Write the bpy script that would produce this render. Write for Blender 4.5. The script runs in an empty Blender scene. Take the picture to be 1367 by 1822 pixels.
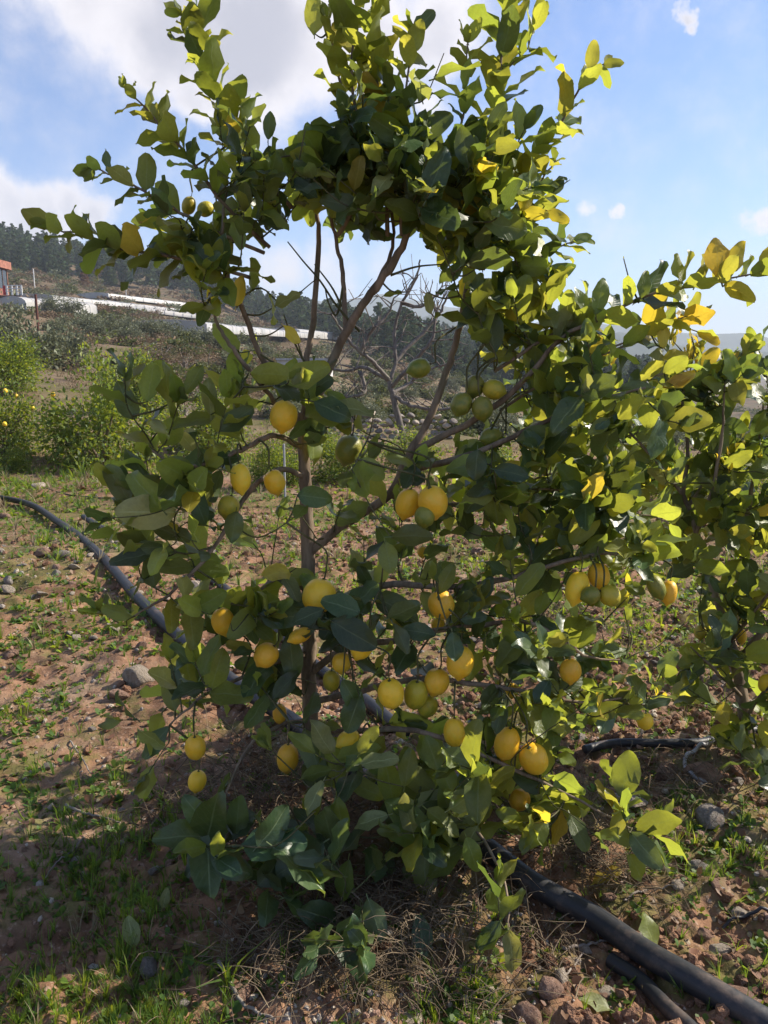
import bpy, math, random
import numpy as np
from mathutils import Vector, Matrix
from mathutils.bvhtree import BVHTree

C = bpy.context.scene.collection
SC = bpy.context.scene
rnd = random.Random(7)
PI = math.pi

# ------------------------------------------------------------------ camera, sky, sun, exposure
PITCH = math.radians(10.7)
FPX, CX, CY, CAMH = 1376.0, 683.5, 911.0, 1.25
cam = bpy.data.cameras.new('camera')
cam.sensor_fit = 'VERTICAL'
cam.angle = 2 * math.atan(911.0 / FPX)
cam.clip_start = 0.05
cam.clip_end = 12000
camo = bpy.data.objects.new('camera', cam)
C.objects.link(camo)
camo.location = (0, 0, CAMH)
camo.rotation_euler = (PI / 2 - PITCH, 0, 0)
SC.camera = camo
FWD = np.array([0, math.cos(PITCH), -math.sin(PITCH)])
UPV = np.array([0, math.sin(PITCH), math.cos(PITCH)])
RGT = np.array([1.0, 0, 0])
CAMP = np.array([0, 0, CAMH])


def ray(px, py):
    return RGT * ((px - CX) / FPX) + UPV * ((CY - py) / FPX) + FWD


def at(px, py, Y):
    d = ray(px, py)
    return CAMP + d * (Y / d[1])


def depth_of(p):
    return float(np.dot(np.asarray(p) - CAMP, FWD))


def proj(p):
    q = np.asarray(p) - CAMP
    d = q @ FWD
    return CX + FPX * (q @ RGT) / d, CY - FPX * (q @ UPV) / d, d


SUN_AZ, SUN_EL = 71.0, 35.0        # degrees right of +Y, above the horizon
sa, se = math.radians(SUN_AZ), math.radians(SUN_EL)
SUNV = Vector((math.sin(sa) * math.cos(se), math.cos(sa) * math.cos(se), math.sin(se)))
sun = bpy.data.lights.new('sun', 'SUN')
sun.energy = 4.8
sun.angle = math.radians(0.5)
sun.color = (1.0, 0.91, 0.78)
suno = bpy.data.objects.new('sun', sun)
C.objects.link(suno)
suno.location = (30, 18, 30)
suno.rotation_euler = (-SUNV).to_track_quat('-Z', 'Y').to_euler()

SC.view_settings.view_transform = 'Standard'
SC.view_settings.look = 'None'
SC.view_settings.exposure = 1.0
SC.view_settings.gamma = 1.0
SC.view_settings.use_curve_mapping = False
SC.render.engine = 'CYCLES'
SC.cycles.max_bounces = 7
SC.cycles.diffuse_bounces = 3
SC.cycles.glossy_bounces = 2
SC.cycles.transmission_bounces = 5
SC.cycles.volume_bounces = 0
SC.cycles.transparent_max_bounces = 6


class NT:
    def __init__(s, tree):
        s.t = tree

    def n(s, typ, props=None, **ins):
        nd = s.t.nodes.new(typ)
        for k, v in (props or {}).items():
            setattr(nd, k, v)
        for k, v in ins.items():
            key = int(k[1:]) if k[0] == '_' else k.replace('_', ' ')
            sock = nd.inputs[key]
            if isinstance(v, bpy.types.NodeSocket):
                s.t.links.new(v, sock)
            else:
                sock.default_value = v
        return nd

    def math(s, op, a, b=0.0, clamp=False):
        return s.n('ShaderNodeMath', {'operation': op, 'use_clamp': clamp}, _0=a, _1=b).outputs[0]

    def mix(s, f, a, b, blend='MIX'):
        nd = s.t.nodes.new('ShaderNodeMix')
        nd.data_type = 'RGBA'
        nd.blend_type = blend
        for i, v in ((0, f), (6, a), (7, b)):
            if isinstance(v, bpy.types.NodeSocket):
                s.t.links.new(v, nd.inputs[i])
            else:
                nd.inputs[i].default_value = v if i == 0 or len(v) == 4 else tuple(v) + (1,)
        return nd.outputs[2]

    def noise(s, vec, scale, detail=4, rough=.55, dist=0.0):
        nd = s.n('ShaderNodeTexNoise', None, Scale=scale, Detail=detail, Roughness=rough, Distortion=dist)
        if vec is not None:
            s.t.links.new(vec, nd.inputs['Vector'])
        return nd.outputs[0]

    def ramp(s, f, lo, hi):
        return s.n('ShaderNodeMapRange', {'interpolation_type': 'SMOOTHSTEP'}, _0=f, _1=lo, _2=hi, _3=0.0, _4=1.0).outputs[0]


def build_world():
    w = bpy.data.worlds.new('World')
    SC.world = w
    w.use_nodes = True
    w.node_tree.nodes.clear()
    T = NT(w.node_tree)
    sky = T.n('ShaderNodeTexSky', {'sky_type': 'NISHITA', 'sun_disc': False, 'sun_elevation': se, 'sun_rotation': sa,
                                   'air_density': 1.0, 'dust_density': .25, 'ozone_density': 4.0, 'altitude': 100})
    gen = T.n('ShaderNodeTexCoord').outputs['Generated']
    # clouds: soft round patches of sky direction broken up by noise
    wob = T.n('ShaderNodeTexNoise', None, Vector=gen, Scale=9.0, Detail=7.0, Roughness=.62)
    off = T.n('ShaderNodeVectorMath', {'operation': 'SUBTRACT'}, _0=wob.outputs['Color'], _1=(.5, .5, .5)).outputs[0]
    off = T.n('ShaderNodeVectorMath', {'operation': 'SCALE'}, _0=off, Scale=.10).outputs[0]
    dirn = T.n('ShaderNodeVectorMath', {'operation': 'ADD'}, _0=gen, _1=off).outputs[0]
    big = [(150, 10, 100, .7), (290, 45, 150, 1.05), (420, 105, 140, 1.1), (340, 160, 80, .8), (500, 60, 140, .95), (640, 30, 140, .85), (780, 60, 110, .8),
           (770, 190, 60, .6), (60, 390, 90, .95), (130, 365, 60, .8), (175, 400, 55, .8), (10, 355, 70, .8),
           (-250, 300, 160, .8), (-300, -200, 260, .9), (300, -350, 260, .8)]
    small = [(1217, 14, 24, .75), (1219, 36, 22, .7), (1035, 372, 30, .62), (1095, 368, 24, .75), (1345, 386, 34, .75), (590, 470, 90, .5), (500, 480, 80, .55), (690, 470, 80, .45),
             (560, 215, 40, .6), (1700, 250, 60, .8)]
    m = None
    for (x, y, r, a) in big + small:
        d = ray(x, y)
        d = d / np.linalg.norm(d)
        dist = T.n('ShaderNodeVectorMath', {'operation': 'DISTANCE'}, _0=dirn, _1=tuple(d)).outputs['Value']
        v = T.n('ShaderNodeMapRange', {'interpolation_type': 'SMOOTHSTEP'}, _0=dist, _1=0.0, _2=r / FPX * 1.25, _3=a, _4=0.0).outputs[0]
        m = v if m is None else T.math('MAXIMUM', m, v) if r < 100 else T.math('SMOOTH_MAX', m, v)
    # scattered small clouds over the rest of the sky
    low = T.noise(gen, 2.6, 5, .6)
    rest = T.math('MULTIPLY', T.ramp(low, .60, .80), .5)
    z = T.n('ShaderNodeSeparateXYZ', None, Vector=gen).outputs
    behind = T.ramp(z[1], .35, -.1)
    m = T.math('MAXIMUM', m, T.math('MULTIPLY', rest, behind))
    fine = T.noise(gen, 17, 8, .62)
    dens = T.math('ADD', m, T.math('MULTIPLY', T.math('SUBTRACT', fine, .5), .55))
    mask = T.ramp(dens, .16, .66)
    mask = T.math('MULTIPLY', mask, .93)
    core = T.ramp(T.math('ADD', m, T.math('MULTIPLY', T.math('SUBTRACT', T.noise(gen, 6, 5, .55), .5), 1.1)), .55, 1.15)
    cloud = T.mix(core, (6.0, 5.7, 5.75), (3.4, 3.35, 3.7))
    base = T.mix(1.0, sky.outputs[0], (.86, .91, 1.05), 'MULTIPLY')
    col = T.mix(mask, base, cloud)
    bg = T.n('ShaderNodeBackground', None, Color=col, Strength=.092)
    out = T.n('ShaderNodeOutputWorld', None, Surface=bg.outputs[0])


build_world()


# ------------------------------------------------------------------ helpers
def tag(o, label=None, cat=None, group=None, kind=None):
    if label: o['label'] = label
    if cat: o['category'] = cat
    if group: o['group'] = group
    if kind: o['kind'] = kind
    return o


def empty(name, loc, rz=0.0):
    o = bpy.data.objects.new(name, None)
    o.empty_display_size = .1
    C.objects.link(o)
    o.location = tuple(loc)
    o.rotation_euler = (0, 0, rz)
    return o


def link(name, me, parent=None, mat=None):
    o = bpy.data.objects.new(name, me)
    C.objects.link(o)
    if parent is not None:
        o.parent = parent
    return o


class Acc:
    """collects geometry, builds ONE mesh"""
    def __init__(s):
        s.V, s.F, s.M, s.U, s.n = [], [], [], [], 0

    def add(s, V, F, mi=0, uv=None):
        V = np.asarray(V, float).reshape(-1, 3)
        F = np.asarray(F, int)
        if len(F) == 0: return
        s.V.append(V)
        s.F.append(F + s.n)
        s.M.append(np.full(len(F), mi) if np.isscalar(mi) else np.asarray(mi))
        s.U.append(np.zeros((len(V), 2)) if uv is None else np.asarray(uv, float))
        s.n += len(V)

    def add_many(s, V, F, Ms, mi=0, uv=None):
        """template V,F placed by n 4x4 matrices"""
        Ms = np.asarray(Ms)
        n, m = len(Ms), len(V)
        if n == 0: return
        Vh = np.c_[np.asarray(V), np.ones(m)]
        W = np.einsum('nij,mj->nmi', Ms, Vh)[..., :3].reshape(-1, 3)
        F = np.asarray(F)
        FF = (F[None] + (np.arange(n) * m)[:, None, None]).reshape(-1, F.shape[1])
        if not np.isscalar(mi):
            mi = np.repeat(np.asarray(mi), len(F))
        s.add(W, FF, mi, None if uv is None else np.tile(uv, (n, 1)))

    def mesh(s, name, mats, smooth=True):
        me = bpy.data.meshes.new(name)
        V = np.concatenate(s.V)
        loops = np.concatenate([f.ravel() for f in s.F])
        tot = np.concatenate([np.full(len(f), f.shape[1]) for f in s.F])
        start = np.concatenate([[0], np.cumsum(tot)[:-1]])
        me.vertices.add(len(V))
        me.vertices.foreach_set('co', V.ravel())
        me.loops.add(len(loops))
        me.loops.foreach_set('vertex_index', loops.astype(np.int32))
        me.polygons.add(len(tot))
        me.polygons.foreach_set('loop_start', start.astype(np.int32))
        me.polygons.foreach_set('material_index', np.concatenate(s.M).astype(np.int32))
        me.polygons.foreach_set('use_smooth', np.full(len(tot), smooth))
        uvl = me.uv_layers.new(name='UVMap')
        uvl.data.foreach_set('uv', np.concatenate(s.U)[loops].ravel().astype(np.float32))
        for m in (mats if isinstance(mats, (list, tuple)) else [mats]):
            me.materials.append(m)
        me.update(calc_edges=True)
        return me

    def build(s, name, mats, parent=None, smooth=True, origin=None):
        """mesh in world coordinates; the object's origin is put at `origin` (the parent's location when it has one)"""
        if parent is not None and origin is None:
            origin = parent.location
        if origin is not None:
            inv = None
            if parent is not None:
                inv = np.array(parent.matrix_basis.inverted())
            for i, V in enumerate(s.V):
                if inv is not None:
                    s.V[i] = (np.c_[V, np.ones(len(V))] @ inv.T)[:, :3]
                else:
                    s.V[i] = V - np.asarray(origin)
        o = link(name, s.mesh(name, mats, smooth), parent)
        if parent is None and origin is not None:
            o.location = tuple(origin)
        return o


def frame_rows(P):
    P = np.asarray(P, float)
    T = np.gradient(P, axis=0)
    T /= np.linalg.norm(T, axis=1)[:, None] + 1e-9
    a = np.array([0, 0, 1.0]) if abs(T[0][2]) < .9 else np.array([1.0, 0, 0])
    n = np.cross(T[0], a); n /= np.linalg.norm(n)
    out = []
    for t in T:
        n = n - t * np.dot(n, t)
        n /= np.linalg.norm(n) + 1e-9
        out.append((n.copy(), np.cross(t, n)))
    return T, out


def catmull(P, k=5):
    P = np.asarray(P, float)
    if len(P) < 3:
        return np.array([P[0] + (P[-1] - P[0]) * t for t in np.linspace(0, 1, k + 1)])
    Q = np.vstack([2 * P[0] - P[1], P, 2 * P[-1] - P[-2]])
    out = []
    for i in range(1, len(Q) - 2):
        a, b, c, d = Q[i - 1], Q[i], Q[i + 1], Q[i + 2]
        for t in np.linspace(0, 1, k, endpoint=False):
            out.append(.5 * (2 * b + (c - a) * t + (2 * a - 5 * b + 4 * c - d) * t * t + (3 * b - a - 3 * c + d) * t ** 3))
    out.append(P[-1])
    return np.array(out)


def tube(acc, P, R, sides=6, mi=0, cap=True):
    P = np.asarray(P, float)
    n = len(P)
    R = np.interp(np.linspace(0, 1, n), np.linspace(0, 1, len(R)), R) if np.ndim(R) else np.full(n, R)
    T, fr = frame_rows(P)
    ang = np.arange(sides) / sides * 2 * PI
    V = np.concatenate([P[i] + R[i] * (np.cos(ang)[:, None] * fr[i][0] + np.sin(ang)[:, None] * fr[i][1]) for i in range(n)])
    F = [(i * sides + j, i * sides + (j + 1) % sides, (i + 1) * sides + (j + 1) % sides, (i + 1) * sides + j) for i in range(n - 1) for j in range(sides)]
    L = np.concatenate([[0], np.cumsum(np.linalg.norm(np.diff(P, axis=0), axis=1))])
    uv = np.array([(j / sides, L[i]) for i in range(n) for j in range(sides)])
    acc.add(V, F, mi, uv)
    if cap:
        for i, s in ((0, -1), (n - 1, 1)):
            c = np.vstack([V[i * sides:(i + 1) * sides], P[i] + T[i] * R[i] * .3 * s])
            acc.add(c, [(j, (j + 1) % sides, sides) if s > 0 else ((j + 1) % sides, j, sides) for j in range(sides)], mi)


def box(acc, lo, hi, mi=0, rz=0.0, about=None):
    lo, hi = np.array(lo, float), np.array(hi, float)
    V = np.array([[(lo, hi)[i][0], (lo, hi)[j][1], (lo, hi)[k][2]] for i in (0, 1) for j in (0, 1) for k in (0, 1)])
    if rz:
        c, s_ = math.cos(rz), math.sin(rz)
        o = np.array(about if about is not None else (lo + hi) / 2)
        Q = V - o
        V = np.c_[Q[:, 0] * c - Q[:, 1] * s_, Q[:, 0] * s_ + Q[:, 1] * c, Q[:, 2]] + o
    acc.add(V, [(0, 1, 3, 2), (4, 6, 7, 5), (0, 4, 5, 1), (2, 3, 7, 6), (0, 2, 6, 4), (1, 5, 7, 3)], mi)


# value noise on arrays
def _h(ix, iy, seed):
    n = (ix.astype(np.int64) * 374761393 + iy.astype(np.int64) * 668265263 + seed * 974634777) & 0xffffffff
    n = ((n ^ (n >> 13)) * 1274126177) & 0xffffffff
    return ((n ^ (n >> 16)) & 0xffff) / 65535.0


def vnoise(x, y, seed=0):
    ix, iy = np.floor(x), np.floor(y)
    fx, fy = x - ix, y - iy
    fx, fy = fx * fx * (3 - 2 * fx), fy * fy * (3 - 2 * fy)
    a, b, c, d = _h(ix, iy, seed), _h(ix + 1, iy, seed), _h(ix, iy + 1, seed), _h(ix + 1, iy + 1, seed)
    return (a * (1 - fx) + b * fx) * (1 - fy) + (c * (1 - fx) + d * fx) * fy - .5


def fbm(x, y, f, octv=4, seed=0, gain=.5):
    s, a = 0, 1.0
    for i in range(octv):
        s = s + a * vnoise(x * f, y * f, seed + i * 17)
        f *= 2.03
        a *= gain
    return s


# ------------------------------------------------------------------ terrain heights
_DIST = np.array([3, 9, 14, 20, 35, 60, 100, 150, 220, 350, 600, 3000.])
_AZPX = {-900: [0, 0, 790, 712, 640, 585, 550, 520, 490, 446, 480, 600],
         0: [0, 0, 778, 722, 645, 590, 553, 527, 500, 456, 485, 610],
         300: [0, 0, 780, 735, 675, 618, 590, 562, 535, 504, 535, 620],
         500: [0, 0, 785, 752, 712, 665, 628, 606, 590, 570, 595, 630],
         700: [0, 0, 795, 765, 738, 708, 670, 640, 622, 604, 620, 640],
         950: [0, 0, 800, 785, 772, 758, 738, 715, 690, 640, 650, 650],
         1367: [0, 0, 815, 808, 800, 785, 765, 745, 725, 700, 690, 660],
         2300: [0, 0, 815, 808, 800, 785, 765, 745, 725, 700, 690, 660]}
_AZ, _TAB = [], []
for _px, _ys in _AZPX.items():
    _a = math.atan((_px - CX) / FPX)
    _AZ.append(_a)
    row = [0.0, 0.0]
    for _d, _y in zip(_DIST[2:], _ys[2:]):
        row.append(CAMH + (650 - _y) / FPX * 1.03 * _d * math.cos(_a))
    _TAB.append(row)
_AZ = np.array([-PI] + _AZ + [PI])
_flat = [0, 0, 0, 0, .2, .5, 1, 2, 3, 4, 4, 0]
_TAB = np.array([_flat] + _TAB + [_flat])
TREE_XY = at(556, 1440, 2.03)[:2]


def height(x, y):
    x, y = np.asarray(x, float), np.asarray(y, float)
    r = np.hypot(x, y)
    az = np.arctan2(x, y)
    lr = np.log(np.clip(r, 3, 2999))
    ld = np.log(_DIST)
    i = np.clip(np.searchsorted(ld, lr) - 1, 0, len(ld) - 2)
    tr = np.clip((lr - ld[i]) / (ld[i + 1] - ld[i]), 0, 1)
    j = np.clip(np.searchsorted(_AZ, az) - 1, 0, len(_AZ) - 2)
    ta = (az - _AZ[j]) / (_AZ[j + 1] - _AZ[j])
    ta = ta * ta * (3 - 2 * ta) * .5 + ta * .5
    z = (_TAB[j, i] * (1 - tr) + _TAB[j, i + 1] * tr) * (1 - ta) + (_TAB[j + 1, i] * (1 - tr) + _TAB[j + 1, i + 1] * tr) * ta
    far = np.clip((r - 6) / 20, 0, 1)
    z = z + far * fbm(x, y, .06, 4, 3) * .012 * np.minimum(r, 400) + np.clip((r - 4) / 8, 0, 1) * fbm(x, y, .5, 3, 11) * .25 * np.exp(-r / 80)
    near = np.exp(-np.maximum(r - 2, 0) / 7)
    bank = np.exp(-(((x + 1.9) / .9) ** 2 + ((y - 5.0) / 1.3) ** 2)) * .16 + np.exp(-(((x + 1.0) / .45) ** 2 + ((y - 3.35) / .5) ** 2)) * .10
    mound = .09 * np.exp(-(((x - TREE_XY[0] - .1) / .6) ** 2 + ((y - TREE_XY[1]) / .45) ** 2))
    rough = .5 + 1.1 * np.clip(fbm(x, y, .9, 2, 77) * 2.2 + .5 + np.clip(x, -.3, .6) * .6, 0, 1)
    cl = fbm(x, y, 2.2, 3, 21) * .06 + rough * (fbm(x, y, 9, 3, 31, .6) * .036 + fbm(x, y, 34, 2, 41) * .02)
    return z + near * (bank + mound + cl * np.clip(r / 1.2, 0, 1))


def hz(x, y):
    return float(height(np.array([x]), np.array([y]))[0])


_TT = .4 * 1.02 ** np.arange(460)


def gnd(px, py, lift=0.0):
    """where the line of sight through a picture point meets the ground"""
    d = ray(px, py)
    ts = _TT
    for _ in range(3):
        Q = CAMP + d * ts[:, None]
        below = np.nonzero(Q[:, 2] < height(Q[:, 0], Q[:, 1]))[0]
        if len(below) == 0:
            ts = np.array([300.0])
            break
        i = max(1, below[0])
        ts = np.linspace(ts[i - 1], ts[i], 24)
    p = CAMP + d * ts[len(ts) // 2]
    return np.array([p[0], p[1], hz(p[0], p[1])])


_GX, _GY = np.arange(-3.2, 3.2, .016), np.arange(.7, 7.0, .016)
_GZ = height(*np.meshgrid(_GX, _GY))


def hzf(x, y):
    """ground height close by, read from a fine grid"""
    i, j = int(round((y - .7) / .016)), int(round((x + 3.2) / .016))
    if 0 <= i < len(_GY) and 0 <= j < len(_GX): return float(_GZ[i, j])
    return hz(x, y)


# ------------------------------------------------------------------ materials
def new_mat(name):
    m = bpy.data.materials.new(name)
    m.use_nodes = True
    m.node_tree.nodes.clear()
    T = NT(m.node_tree)
    out = T.n('ShaderNodeOutputMaterial')
    return m, T, out


def simple(name, col, rough=.7, var=.25, scale=8.0, bump=.0, spec=.3, col2=None, coords='Object', metallic=0.0):
    m, T, out = new_mat(name)
    co = T.n('ShaderNodeTexCoord').outputs[coords]
    f = T.noise(co, scale, 6, .65)
    c2 = col2 if col2 else tuple(c * (1 - var) * .8 for c in col)
    base = T.mix(T.ramp(f, .3, .7), tuple(c2), tuple(col))
    oi = T.n('ShaderNodeObjectInfo').outputs['Random']
    hs = T.n('ShaderNodeHueSaturation', None, Color=base, Value=T.math('ADD', .85, T.math('MULTIPLY', oi, .3)))
    b = T.n('ShaderNodeBsdfPrincipled', None, Base_Color=hs.outputs[0], Roughness=rough, Metallic=metallic)
    b.inputs['Specular IOR Level'].default_value = spec
    if bump:
        bp = T.n('ShaderNodeBump', None, Strength=bump, Distance=.02, Height=T.noise(co, scale * 3, 6, .65))
        T.t.links.new(bp.outputs[0], b.inputs['Normal'])
    T.t.links.new(b.outputs[0], out.inputs[0])
    return m


def leaf_mat(name, top, under, trans, fac=.36, rough=.42, veins=True, varv=.45, spec=.42):
    m, T, out = new_mat(name)
    oi = T.n('ShaderNodeObjectInfo').outputs['Random']
    geo = T.n('ShaderNodeNewGeometry')
    r = T.math('FRACT', T.math('ADD', oi, geo.outputs['Random Per Island']))
    r2 = T.math('FRACT', T.math('MULTIPLY', r, 7.31))
    uv = T.n('ShaderNodeTexCoord').outputs['UV']
    vein = None
    if veins:
        sx = T.n('ShaderNodeSeparateXYZ', None, Vector=uv).outputs
        ax = T.math('ABSOLUTE', T.math('SUBTRACT', sx[0], .5))
        mid = T.ramp(ax, .035, .012)
        lat = T.math('FRACT', T.math('MULTIPLY', T.math('SUBTRACT', sx[1], T.math('MULTIPLY', ax, .55)), 8.0))
        lat = T.ramp(T.math('ABSOLUTE', T.math('SUBTRACT', lat, .5)), .09, .0)
        vein = T.math('MAXIMUM', mid, T.math('MULTIPLY', lat, .35))
    side = T.mix(geo.outputs['Backfacing'], top, under)
    mott = T.noise(T.n('ShaderNodeTexCoord').outputs['Object'], 14, 3)
    if vein is not None:
        side = T.mix(T.math('MULTIPLY', vein, .8), side, tuple(min(1, c * 1.9 + .015) for c in under))
    if veins:
        cv = T.n('ShaderNodeCombineXYZ', None, Z=T.math('MULTIPLY', r, 41.0)).outputs[0]
        bv = T.n('ShaderNodeVectorMath', {'operation': 'ADD'}, _0=uv, _1=cv).outputs[0]
        spot = T.math('MULTIPLY', T.ramp(T.noise(bv, 7, 4, .6), .66, .72), .75)
        side = T.mix(spot, side, (.13, .085, .03))
        side = T.mix(T.math('MULTIPLY', T.ramp(T.noise(bv, 2.2, 3), .5, .72), .45), side, tuple(c * 1.5 + .01 for c in under))
    val = T.math('ADD', 1 - varv * .5, T.math('MULTIPLY', r, varv))
    val = T.math('MULTIPLY', val, T.math('ADD', .8, T.math('MULTIPLY', mott, .4)))
    hue = T.math('ADD', .485, T.math('MULTIPLY', r2, .03))
    hs = T.n('ShaderNodeHueSaturation', None, Color=side, Hue=hue, Value=val)
    tr = T.n('ShaderNodeHueSaturation', None, Color=trans + (1,), Hue=hue, Value=val)
    trc = tr.outputs[0]
    if vein is not None:
        trc = T.mix(T.math('MULTIPLY', vein, .5), trc, tuple(c * .55 for c in trans))
    b = T.n('ShaderNodeBsdfPrincipled', None, Base_Color=hs.outputs[0], Roughness=rough)
    b.inputs['Specular IOR Level'].default_value = spec
    if vein is not None:
        h = T.math('SUBTRACT', T.math('MULTIPLY', mott, .6), T.math('MULTIPLY', vein, .5))
        bp = T.n('ShaderNodeBump', None, Strength=.35, Distance=.004, Height=h)
        T.t.links.new(bp.outputs[0], b.inputs['Normal'])
    tl = T.n('ShaderNodeBsdfTranslucent', None, Color=trc)
    mx = T.n('ShaderNodeMixShader', None, _0=fac, _1=b.outputs[0], _2=tl.outputs[0])
    T.t.links.new(mx.outputs[0], out.inputs[0])
    return m


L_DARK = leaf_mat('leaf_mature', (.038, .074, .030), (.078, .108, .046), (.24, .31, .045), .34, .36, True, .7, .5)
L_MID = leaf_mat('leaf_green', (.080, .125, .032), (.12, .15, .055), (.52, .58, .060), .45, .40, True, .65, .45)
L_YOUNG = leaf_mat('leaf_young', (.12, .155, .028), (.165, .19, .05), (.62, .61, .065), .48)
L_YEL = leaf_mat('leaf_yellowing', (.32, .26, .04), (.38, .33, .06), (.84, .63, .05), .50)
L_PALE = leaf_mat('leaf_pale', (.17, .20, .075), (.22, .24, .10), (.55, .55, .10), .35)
LEAFM = [L_DARK, L_MID, L_YOUNG, L_YEL, L_PALE]


def bark_mat(name, c1, c2, scale=30):
    m, T, out = new_mat(name)
    co = T.n('ShaderNodeTexCoord').outputs['Object']
    mp = T.n('ShaderNodeMapping', None, Vector=co, Scale=(1, 1, .25)).outputs[0]
    f = T.noise(mp, scale, 7, .7)
    g = T.noise(co, scale * .25, 4, .6)
    c = T.mix(T.ramp(f, .35, .65), c1, c2)
    c = T.mix(T.math('MULTIPLY', T.ramp(g, .5, .7), .5), c, (.20, .19, .13))
    b = T.n('ShaderNodeBsdfPrincipled', None, Base_Color=c, Roughness=.85)
    b.inputs['Specular IOR Level'].default_value = .2
    bp = T.n('ShaderNodeBump', None, Strength=.6, Distance=.006, Height=f)
    T.t.links.new(bp.outputs[0], b.inputs['Normal'])
    T.t.links.new(b.outputs[0], out.inputs[0])
    return m


BARK = bark_mat('bark', (.12, .088, .060), (.28, .215, .155))
TWIG = bark_mat('green_twig', (.055, .060, .022), (.13, .12, .055))
DRYBARK = bark_mat('dry_bark', (.16, .13, .11), (.30, .26, .22), 20)


def lemon_mat(name, c1, c2):
    m, T, out = new_mat(name)
    co = T.n('ShaderNodeTexCoord').outputs['Object']
    oi = T.n('ShaderNodeObjectInfo').outputs['Random']
    z = T.n('ShaderNodeSeparateXYZ', None, Vector=co).outputs[2]
    sh = T.n('ShaderNodeVectorMath', {'operation': 'ADD'}, _0=co, _1=T.n('ShaderNodeCombineXYZ', None, X=T.math('MULTIPLY', oi, 37.0)).outputs[0]).outputs[0]
    f = T.noise(sh, 1.6, 4, .55)
    c = T.mix(T.ramp(T.math('ADD', f, T.math('MULTIPLY', z, -.14)), .42, .72), c1, c2)
    sp = T.n('ShaderNodeTexVoronoi', None, Vector=sh, Scale=7.0).outputs[0]
    c = T.mix(T.math('MULTIPLY', T.ramp(sp, .10, .04), T.ramp(T.noise(sh, 2.3, 2), .52, .62)), c, (.16, .10, .03))
    hs = T.n('ShaderNodeHueSaturation', None, Color=c, Hue=T.math('ADD', .488, T.math('MULTIPLY', oi, .022)), Value=T.math('ADD', .86, T.math('MULTIPLY', oi, .28)))
    b = T.n('ShaderNodeBsdfPrincipled', None, Base_Color=hs.outputs[0], Roughness=.42)
    b.inputs['Specular IOR Level'].default_value = .45
    b.inputs['Subsurface Weight'].default_value = .12
    b.inputs['Subsurface Radius'].default_value = (.02, .012, .003)
    b.inputs['Subsurface Scale'].default_value = .3
    pores = T.n('ShaderNodeTexVoronoi', None, Vector=co, Scale=34.0).outputs[0]
    hgt = T.math('ADD', T.ramp(pores, .0, .35), T.math('MULTIPLY', T.noise(co, 3, 3), .8))
    bp = T.n('ShaderNodeBump', None, Strength=.16, Distance=.03, Height=hgt)
    T.t.links.new(bp.outputs[0], b.inputs['Normal'])
    T.t.links.new(b.outputs[0], out.inputs[0])
    return m


LEM = {'y': lemon_mat('lemon_peel_yellow', (.86, .51, .028), (.80, .53, .05)),
       'g': lemon_mat('lemon_peel_turning', (.46, .37, .030), (.30, .29, .035)),
       'o': lemon_mat('lemon_peel_green', (.25, .25, .035), (.15, .19, .03))}


def ground_mat():
    m, T, out = new_mat('soil')
    co = T.n('ShaderNodeTexCoord').outputs['Object']
    big = T.noise(co, .55, 5, .6)
    mid = T.noise(co, 5, 6, .68)
    fine = T.noise(co, 55, 5, .7)
    soil = T.mix(T.ramp(mid, .34, .66), (.120, .064, .036), (.310, .172, .100))
    soil = T.mix(T.ramp(T.noise(co, 1.3, 5, .6), .48, .68), soil, (.265, .18, .12))
    soil = T.mix(T.math('MULTIPLY', T.ramp(fine, .55, .72), .6), soil, (.46, .35, .26))
    soil = T.mix(T.math('MULTIPLY', T.ramp(T.noise(co, 24, 3, .6), .56, .68), .75), soil, (.085, .048, .03))  # dark flecks paint the shade of crevices into the soil colour
    vor = T.n('ShaderNodeTexVoronoi', None, Vector=co, Scale=34.0)
    grit = T.math('MULTIPLY', T.ramp(vor.outputs[0], .30, .18), T.ramp(T.noise(co, 3.1, 4), .50, .62))
    soil = T.mix(grit, soil, (.42, .33, .26))
    # thin moss and seedlings close by, grass and scrub tint far off
    gr = T.math('MULTIPLY', T.ramp(T.math('ADD', big, T.math('MULTIPLY', T.math('SUBTRACT', T.noise(co, 9, 5, .7), .5), .7)), .46, .62), .6)
    soil = T.mix(gr, soil, (.105, .125, .028))
    dist = T.n('ShaderNodeVectorMath', {'operation': 'LENGTH'}, _0=co).outputs['Value']
    farf = T.ramp(dist, 6, 26)
    patch = T.noise(co, .22, 7, .68)
    dry = T.mix(T.ramp(patch, .38, .6), (.085, .080, .032), (.165, .120, .080))
    dry = T.mix(T.math('MULTIPLY', T.ramp(T.noise(co, 1.7, 6, .75), .5, .65), .7), dry, (.075, .085, .03))
    dry = T.mix(T.math('MULTIPLY', T.ramp(T.noise(co, .05, 4, .6), .52, .64), .8), dry, (.185, .115, .075))
    dry = T.mix(T.math('MULTIPLY', T.ramp(dist, 60, 130), .75), dry, T.mix(T.ramp(T.noise(co, .11, 7, .72), .42, .6), (.055, .055, .030), (.15, .10, .062)))
    col = T.mix(T.math('MULTIPLY', farf, .85), soil, dry)
    b = T.n('ShaderNodeBsdfPrincipled', None, Base_Color=col, Roughness=.95)
    b.inputs['Specular IOR Level'].default_value = .15
    h = T.math('ADD', T.math('MULTIPLY', mid, .5), T.math('ADD', T.math('MULTIPLY', fine, .22), T.math('MULTIPLY', grit, .3)))
    bp = T.n('ShaderNodeBump', None, Strength=.9, Distance=.03, Height=h)
    T.t.links.new(bp.outputs[0], b.inputs['Normal'])
    T.t.links.new(b.outputs[0], out.inputs[0])
    return m


SOIL = ground_mat()


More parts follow.
